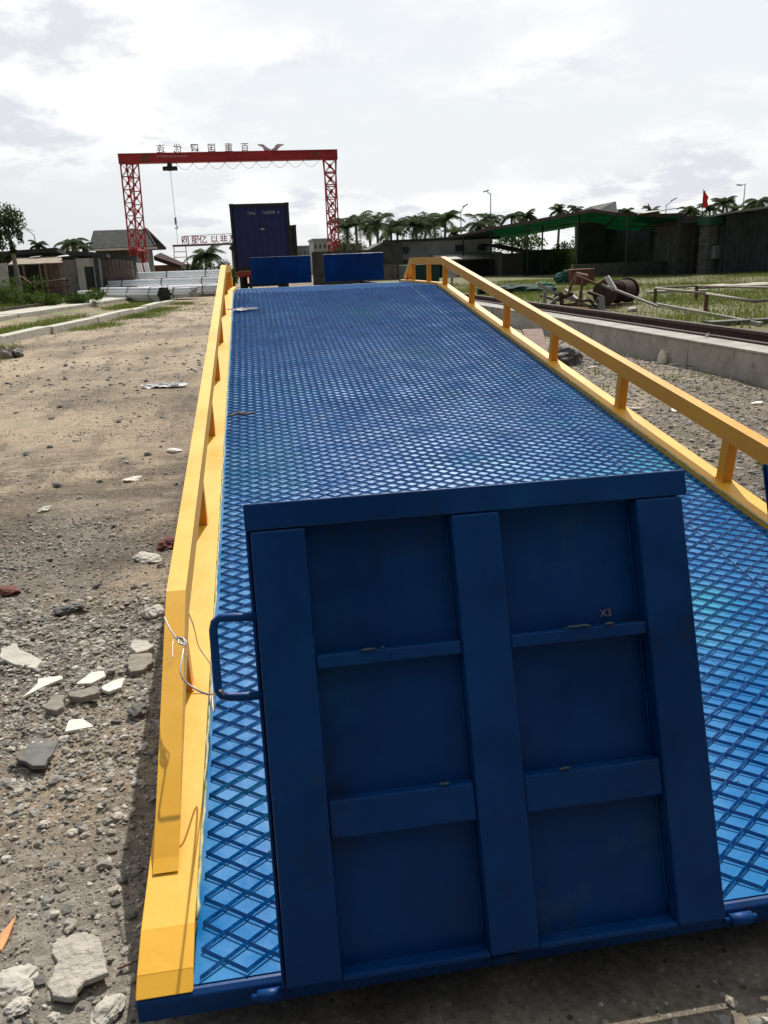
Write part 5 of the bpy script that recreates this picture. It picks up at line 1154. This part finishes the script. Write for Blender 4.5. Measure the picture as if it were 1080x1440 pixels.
# near edge line of the roof from far left to near right
E_ = [(566, 347, 60), (600, 341, 56), (650, 331, 51), (690, 322, 47), (740, 313, 43), (800, 302, 39), (835, 296, 37), (868, 301, 35.5), (930, 303, 34), (960, 302, 33.6)]
pe = [at(*e) for e in E_]
vs = []; fs = []; n = len(pe); r_ = random.Random(12)
for i, p in enumerate(pe):
    dpt = 7.0
    for j in range(6):
        f_ = j/5; vs.append((p.x+f_*dpt*.35, p.y+f_*dpt, p.z-.05-.36*f_+.03*math.sin(j*2+i*1.7)))
for i in range(n-1):
    for j in range(5): a = i*6+j; fs.append((a, a+6, a+7, a+1))
b = MB(); b.add(vs, fs); mi = [0 if k//5 < 3 else 1 for k in range(len(fs))]; b.mi = mi
o = b.build('roof_net', [M['greendark'], M['green']], cn); s_ = o.modifiers.new('s', 'SOLIDIFY'); s_.thickness = .02
b = MB()
for a, c in zip(pe[:-1], pe[1:]): b.bar(a+Vector((0, -.05, .0)), c+Vector((0, -.05, 0)), .10, .15)
for p in pe: b.bar(p, p+Vector((2.4, 7, -.43)), .08, .08)
for f_ in (.33, .66):
    for a, c in zip(pe[:-1], pe[1:]): b.bar(a+Vector((2.4*f_, 7*f_, -.41*f_-.03)), c+Vector((2.4*f_, 7*f_, -.41*f_-.03)), .06)
b.build('roof_frame', M['darkrust'], cn)
for px, Y, w in ((617, 53.5, .07), (652, 50.5, .07), (690, 47, .06), (742, 42.8, .05), (762, 44, .07), (812, 38.4, .10), (880, 35, .06), (951, 33.6, .10)):
    i = np.interp(px, [e[0] for e in E_], range(n)); k = min(int(i), n-2); zt_ = pe[k].lerp(pe[k+1], i-k).z
    x = at(px, 370, Y).x; b = MB(); b.bar((x, Y, 0), (x, Y, zt_-.02), w); b.build('post', M['darkmetal'], cn)
b = MB(); p = at(800, 302, 39); q_ = at(832, 290, 37.5); s2 = at(866, 283, 36.5); u2 = at(868, 300, 36)
b.add([p, at(838, 297, 37), u2, s2, q_], [(0, 1, 2, 3, 4)]); b.build('folded_sheet', mat('pale_folded_sheet', (0.42, 0.42, 0.38), .8, trans=.2), cn).modifiers.new('s', 'SOLIDIFY').thickness = .02
b = MB(); p = at(897, 301, 34.2); q_ = at(960, 291, 34.6)
b.add([(p.x, p.y, p.z), (q_.x, q_.y, q_.z), (q_.x+1.2, q_.y+3, q_.z+.1), (p.x+1.2, p.y+3, p.z+.2)], [(0, 1, 2, 3)]); b.build('roof_sheet', M['shedgrey'], cn).modifiers.new('s', 'SOLIDIFY').thickness = .03
b = MB(); p0_, p1_ = at(832, 300, 36.9), at(866, 300, 35.6); b.add([p0_, p1_, p1_+Vector((.3, 1.5, .12)), p0_+Vector((.3, 1.5, .2))], [(0, 1, 2, 3)]); b.build('bright_net', M['green'], cn).modifiers.new('s', 'SOLIDIFY').thickness = .02
# dark netting wall beneath
def pwall(name, px0, px1, pyt, pyb, Y, m_, label, cat, dep=.12, parent=None, corr=None):
    a = at(px0, pyt, Y); c = at(px1, pyt, Y); zb_ = min(at(px0, pyb, Y).z, .2) if pyb > 385 else at(px0, pyb, Y).z
    b = MB()
    zt0, zt1 = at(px0, pyt, Y).z, at(px1, pyt, Y).z
    if corr: b.corr((a.x, Y, 0), (c.x, Y, 0), zb_, zt0, corr, .04)
    b.box(a.x, c.x, Y+.01, Y+dep, zb_, zt0)
    o = b.build(name, m_, parent)
    return o if parent else tag(o, label, cat)
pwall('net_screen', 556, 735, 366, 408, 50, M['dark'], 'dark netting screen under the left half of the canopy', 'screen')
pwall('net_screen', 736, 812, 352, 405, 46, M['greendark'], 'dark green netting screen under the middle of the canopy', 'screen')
sh = thing('small_shed', 'little dark pitched-roof shed seen through the canopy posts', 'shed', (at(730, 370, 48).x, 49, 0))
p, q_, s2 = at(700, 343, 48), at(738, 352, 48), at(736, 372, 48)
b = MB(); b.box(at(706, 370, 48).x, s2.x, 48, 51, 0, at(720, 356, 48).z); b.build('wall', mat('brown_grey_hut', (0.09, 0.08, 0.07), .9), sh)
b = MB(); zz_ = at(700, 343, 48).z; b.add([(p.x, 47.6, zz_), (at(758, 358, 48).x, 47.6, zz_-.62), (at(758, 358, 48).x, 51.5, zz_-.5), (p.x, 51.5, zz_+.1)], [(0, 1, 2, 3)]); b.build('roof', M['roofdark'], sh).modifiers.new('s', 'SOLIDIFY').thickness = .08
pwall('stained_screen', 812, 852, 314, 376, 41, mat('mottled_grey_green_panel', (0.06, 0.065, 0.055), .9, var=.4, scale=1.5, spots=[((0.02, 0.11, 0.08), 1.2, .58, .1), ((0.10, .05, .05), 2.2, .62, .08)]), 'grey panel with green stains standing above the block wall', 'panel')
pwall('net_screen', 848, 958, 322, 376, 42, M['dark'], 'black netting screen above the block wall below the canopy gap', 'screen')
bw = pwall('block_wall', 806, 962, 372, 402, 36.5, M['block'], 'low grey block wall below the canopy', 'wall', .25)
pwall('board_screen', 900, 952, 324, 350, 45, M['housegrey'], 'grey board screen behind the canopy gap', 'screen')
# cluttered hut row between canopy and dark building
dh = thing('patchwork_hut', 'patchwork hut of dark sheets between the canopy and the right building', 'hut', (at(980, 380, 35).x, 36, 0))
for (x0_, x1_, yt, m_, Y) in ((958, 980, 312, 'block', 35.4), (978, 994, 310, 'housegrey', 35.0)):
    a = at(x0_, yt, Y); c = at(x1_, yt, Y); b = MB()
    k = 0; z_ = 0
    while z_ < a.z-.02: b.box(a.x, c.x, Y-.02*(k % 2), Y+2.5, z_, min(z_+.3, a.z)-.004); z_ += .3; k += 1
    b.build('wall', M[m_], dh)
b = MB(); a = at(955, 303, 34.8); c = at(1000, 300, 34.8); b.box(a.x, c.x, 34.5, 38, a.z-.35, a.z-.05); b.build('roof', mat('dark_brown_grey_cover', (0.06, 0.055, 0.055), .9, var=.3), dh)
pl = thing('block_pillar', 'tapering grey block pillar with a green top beside the right building', 'pillar', (at(1003, 395, 33.6).x, 33.6, 0))
x0_, x1_ = at(994, 350, 33.6).x, at(1024, 350, 33.6).x; zt_ = at(1005, 316, 33.6).z
b = MB(); k = 0; z_ = 0
while z_ < zt_-.02:
    o_ = .012*((k*7) % 3); b.box(x0_-o_, x1_+.0, 33.6-o_, 34.3, z_, min(z_+.2, zt_)-.006); z_ += .2; k += 1
b.build('shaft', M['block'], pl)
b = MB(); b.box(x0_-.1, x1_+.05, 33.4, 34.4, zt_+.002, zt_+.33); b.build('green_cover', mat('teal_green_cover', (0.015, 0.09, 0.06), .8, var=.4, scale=8), pl)
mb_ = thing('meter_box', 'pale grey electric meter box mounted on the block pillar', 'meter box', (at(1012, 364, 33.3).x, 33.3, at(1012, 364, 33.3).z))
x0_, x1_, z0_, z1_ = R3(1004, 345, 1022, 364, 33.3)
b = MB(); b.box(x0_, x1_, 33.3, 33.58, z0_, z1_); b.build('box', mat('pale_grey_box', (0.20, 0.20, 0.21), .6, var=.1), mb_, bevel=.01)
b = MB(); b.box(x0_+.05, x1_-.02, 33.285, 33.298, z0_+.04, z1_-.04); b.build('door', mat('grey_box_door', (0.15, 0.15, 0.16), .6, var=.1), mb_)
db = thing('dark_building', 'dark charcoal sheet-metal building at the right edge', 'building', (at(1060, 380, 33).x, 35, 0))
a, c = at(1021, 310, 33), at(1120, 294, 33)
b = MB(); b.corr((a.x, 33, 0), (c.x+6, 33, 0), 0, 2.75, .25, .03); b.build('wall', M['darksheet'], db)
b = MB(); b.box(a.x, c.x+6, 33.08, 40, 0, 2.25); b.build('inner_wall', M['darksheet'], db)
b = MB(); b.add([(a.x-.3, 32.6, 2.66), (c.x+6, 32.6, 3.6), (c.x+6, 41, 3.1), (a.x-.3, 41, 2.3), (a.x-.3, 32.6, 2.74), (c.x+6, 32.6, 3.68), (c.x+6, 41, 3.18), (a.x-.3, 41, 2.38)], [(3, 2, 1, 0), (4, 5, 6, 7), (0, 1, 5, 4), (1, 2, 6, 5), (2, 3, 7, 6), (3, 0, 4, 7)]); b.build('roof', M['shedgrey'], db)
b = MB(); b.add([(a.x, 32.98, 2.7), (c.x+6, 32.98, 2.7), (c.x+6, 32.98, 3.58), (a.x, 32.98, 2.66)], [(0, 1, 2, 3)]); b.build('gable', M['darksheet'], db)
for i, (px, py, w_, lb) in enumerate(((1005, 404, .7, 'white rubble strip at the foot of the block pillar'), (1060, 402, .9, 'white rubble strip at the foot of the dark building'))):
    p = ong(px, py, .2); chunk('rubble_strip', (p.x, p.y, zat(p.x, p.y)), w_, .3, .07, M['conclight'], lb, 'rubble', seed=80+i)
# bright shrubs seen between the posts
bush('bush', at(775, 375, 47.5).x, 45, .2, 1.3, .6, 1.2, 1600, .09, M['bushleaf'], 'yellow-green bush seen between the canopy posts, upper middle', 71)
bush('bush', at(730, 340, 60).x, 60, 1.2, 2.2, .8, 1.4, 1600, .12, M['bushleaf'], 'yellow-green foliage under the left part of the canopy', 72)
# green netting bundles and pipes by the ramp's right
for i, (px, py, rx, rz_, lb) in enumerate(((712, 412, .9, .16, 'dark teal netting heap left under the canopy'), (745, 412, .8, .15, 'dark teal netting heap beside the blue one'), (765, 396, .35, .2, 'bright green net bag on the heap under the canopy'), (798, 400, .5, .30, 'teal net sack behind the scrap heap'))):
    p = ong(px, py, .2); p = p if i != 2 else at(px, 402, 24); y_ = p.y
    chunk('netting_heap', (p.x, y_, zat(p.x, y_)), rx, rx*.5, rz_, M['greendark'] if i in (0, 1) else mat('net_bag_%s' % ('green' if i == 2 else 'teal'), (0.01, 0.16, 0.08) if i == 2 else (0.015, 0.09, 0.07), .8, var=.4), lb, 'netting', seed=90+i, sink=.2)
# scrap heap with spool
def gr(px, py, z=.2): p = ong(px, py, z); return Vector((p.x, p.y, zat(p.x, p.y)))
sp = gr(866, 430); sY = sp.y
t = thing('cable_spool', 'rusty dark red steel drum lying on its side in the scrap heap', 'spool', tuple(sp))
a = at(850, 419, sY); c = at(882, 418, sY+.9); rr_ = .31*(sY/18)
a.z = c.z = .2+rr_
b = MB(); b.tube([a, c], rr_*.86, 28); b.build('drum', mat('dark_red_drum', (0.030, 0.016, 0.014), .9, var=.35, c2=(.06, .03, .025), spec=.15), t)
for k, e in enumerate((a, a.lerp(c, .5), c)):
    d_ = (c-a).normalized(); b = MB(); b.tube([e-d_*.02, e+d_*.02], rr_*(1 if k != 1 else .92), 28); b.build('rim', M['darkrust'], t)
def frame_thing(name, segs, w, m_, label, cat, zoff=0):
    b = MB()
    for a, c in segs: b.bar(a, c, w)
    return tag(b.build(name, m_), label, cat)
def L3(px, py, Y): return at(px, py, Y)
Ys = sY-.6
frame_thing('scrap_metal', [(L3(755, 398, Ys), L3(772, 409, Ys)), (L3(772, 409, Ys), L3(812, 424, Ys+1)), (L3(766, 410, Ys), L3(766, 432, Ys)), (L3(786, 418, Ys), L3(768, 432, Ys)), (L3(795, 408, Ys+.5), L3(812, 422, Ys)), (L3(812, 424, Ys), L3(830, 432, Ys)), (L3(764, 432, Ys), L3(846, 433, Ys))], .06, M['shedgrey'], 'grey steel frame lying tilted at the left of the scrap heap', 'scrap')
frame_thing('scrap_metal', [(L3(806, 393, Ys), L3(800, 412, Ys)), (L3(810, 388, Ys+.3), L3(840, 400, Ys)), (L3(820, 392, Ys), L3(815, 425, Ys)), (L3(840, 400, Ys), L3(870, 408, Ys)), (L3(840, 400, Ys), L3(853, 390, Ys)), (L3(826, 420, Ys), L3(843, 436, Ys)), (L3(790, 428, Ys), L3(900, 436, Ys))], .045, M['rust'], 'rusty open frame rising in the middle of the scrap heap', 'scrap')
frame_thing('white_bar', [(L3(853, 389, Ys-.2), L3(864, 407, Ys-.3))], .09, M['white'], 'short white bar leaning against the rusty drum', 'bar')
frame_thing('steel_post', [(L3(845, 418, Ys-.2), L3(846, 438, Ys-.3))], .12, M['shedgrey'], 'short grey post standing in front of the rusty drum', 'post')
frame_thing('orange_scrap', [(L3(800, 433, Ys-.8), L3(828, 434, Ys-.8)), (L3(806, 436, Ys-.8), L3(812, 441, Ys-.8)), (L3(800, 436, Ys-.8), L3(808, 444, Ys-.8))], .05, M['orange'], 'orange painted scrap bars at the foot of the scrap heap', 'scrap')
b = MB()
rs = random.Random(8)
for k in range(16):
    x_, y_ = rs.uniform(775, 850), rs.uniform(418, 434); x2, y2 = x_+rs.uniform(-22, 22), y_+rs.uniform(-10, 4); b.bar(L3(x_, y_, Ys+rs.uniform(-.5, .9)), L3(x2, y2, Ys+rs.uniform(-.5, .9)), rs.uniform(.03, .07))
tag(b.build('scrap_heap', M['darkrust'], None), 'tangle of dark rusty scrap bars between the grey frame and the drum', 'scrap')
b = MB(); b.tube([L3(808, 391, Ys+1.), L3(824, 394, Ys+1.)], .13, 10); tag(b.build('rusty_can', M['rust']), 'rusty can shape at the back of the scrap heap', 'can')
b = MB(); p = gr(818, 400, .2); b.box(p.x-.4, p.x+.5, p.y, p.y+.5, .15, .75); tag(b.build('rusty_box', M['rust'], bevel=.03), 'rusty brown box behind the scrap heap', 'box')
frame_thing('long_pipe', [(L3(846, 400, Ys), L3(925, 431, Ys-1.5)), ], .04, M['shedgrey'], 'thin grey pipe running down from the scrap heap to the right', 'pipe')
frame_thing('long_pipe', [(gr(922, 430)+Vector((0, 0, .04)), gr(1070, 460)+Vector((0, 0, .04)))], .05, M['shedgrey'], 'long grey pipe lying on the ground below the pipe frame', 'pipe')
# low pipe frame on short legs
def lvl(px, py, z): return ong(px, py, z)
A_, B_, C_, D_ = lvl(922, 405, .53), lvl(994, 413, .53), lvl(1060, 424, .53), lvl(1200, 412, .53)
E2, F2 = lvl(980, 402, .53), lvl(1200, 408, .53)
t = thing('pipe_rack', 'low rectangular frame of grey-brown pipe on short legs in the grass', 'frame', tuple(gr(994, 440)))
b = MB()
for a, c in ((A_, B_), (B_, C_), (C_, D_), (A_, E2), (E2, F2)): b.tube([a, c], .024, 8)
b.build('top_pipe', mat('brown_grey_pipe', (0.22, 0.19, 0.15), .7, var=.3), t)
for p in (A_, B_, E2, C_.lerp(D_, .6)):
    b = MB(); b.bar((p.x, p.y, .15), (p.x, p.y, p.z-.02), .05); b.build('leg', M['rust'], t)
for i, (px, py, w_, lb) in enumerate(((934, 411, .5, 'pale plank lying in the grass left of the pipe frame'), (975, 410, .4, 'pale plank lying in the grass under the pipe frame'), (1075, 455, .9, 'grey concrete slab at the right edge beyond the rusty rail'))):
    p = gr(px, py); b = MB(); b.box(p.x-w_, p.x+w_, p.y-.12, p.y+.12, p.z-.02, p.z+.07); tag(b.build('plank' if i < 2 else 'slab', M['conclight'] if i < 2 else M['block']), lb, 'plank' if i < 2 else 'slab')
p = gr(890, 437); chunk('rock', p, .10, .08, .07, M['tile'], 'white rock beside the drum in the grass', 'rock', seed=99)
p = gr(861, 441); chunk('rock', p, .08, .07, .05, M['conc2'], 'grey rock below the rusty drum', 'rock', seed=98)
# sign-like white box beside the ramp's upper rail
p = at(637, 395, 14); t = thing('small_sign', 'small grey-white panel on a thin post behind the right rail kink', 'sign', (p.x, 14, .0))
b = MB(); b.bar((p.x-.02, 14, 0), (p.x-.02, 14, at(637, 385, 14).z), .04); b.build('post', M['shedgrey'], t)
x0_, x1_, z0_, z1_ = R3(627, 371, 641, 391, 14)
b = MB(); b.box(x0_, x1_, 13.9, 13.97, z0_, z1_); b.build('panel', mat('greyish_white_panel', (0.30, 0.32, 0.34), .7), t, bevel=.01)
p = at(588, 380, 20); b = MB(); b.box(at(572, 380, 20).x, at(618, 380, 20).x, 20, 21.2, 0, at(590, 372, 20).z); tag(b.build('dark_crate', M['greendark'], bevel=.02), 'dark teal crate seen through the upper right rail', 'crate')
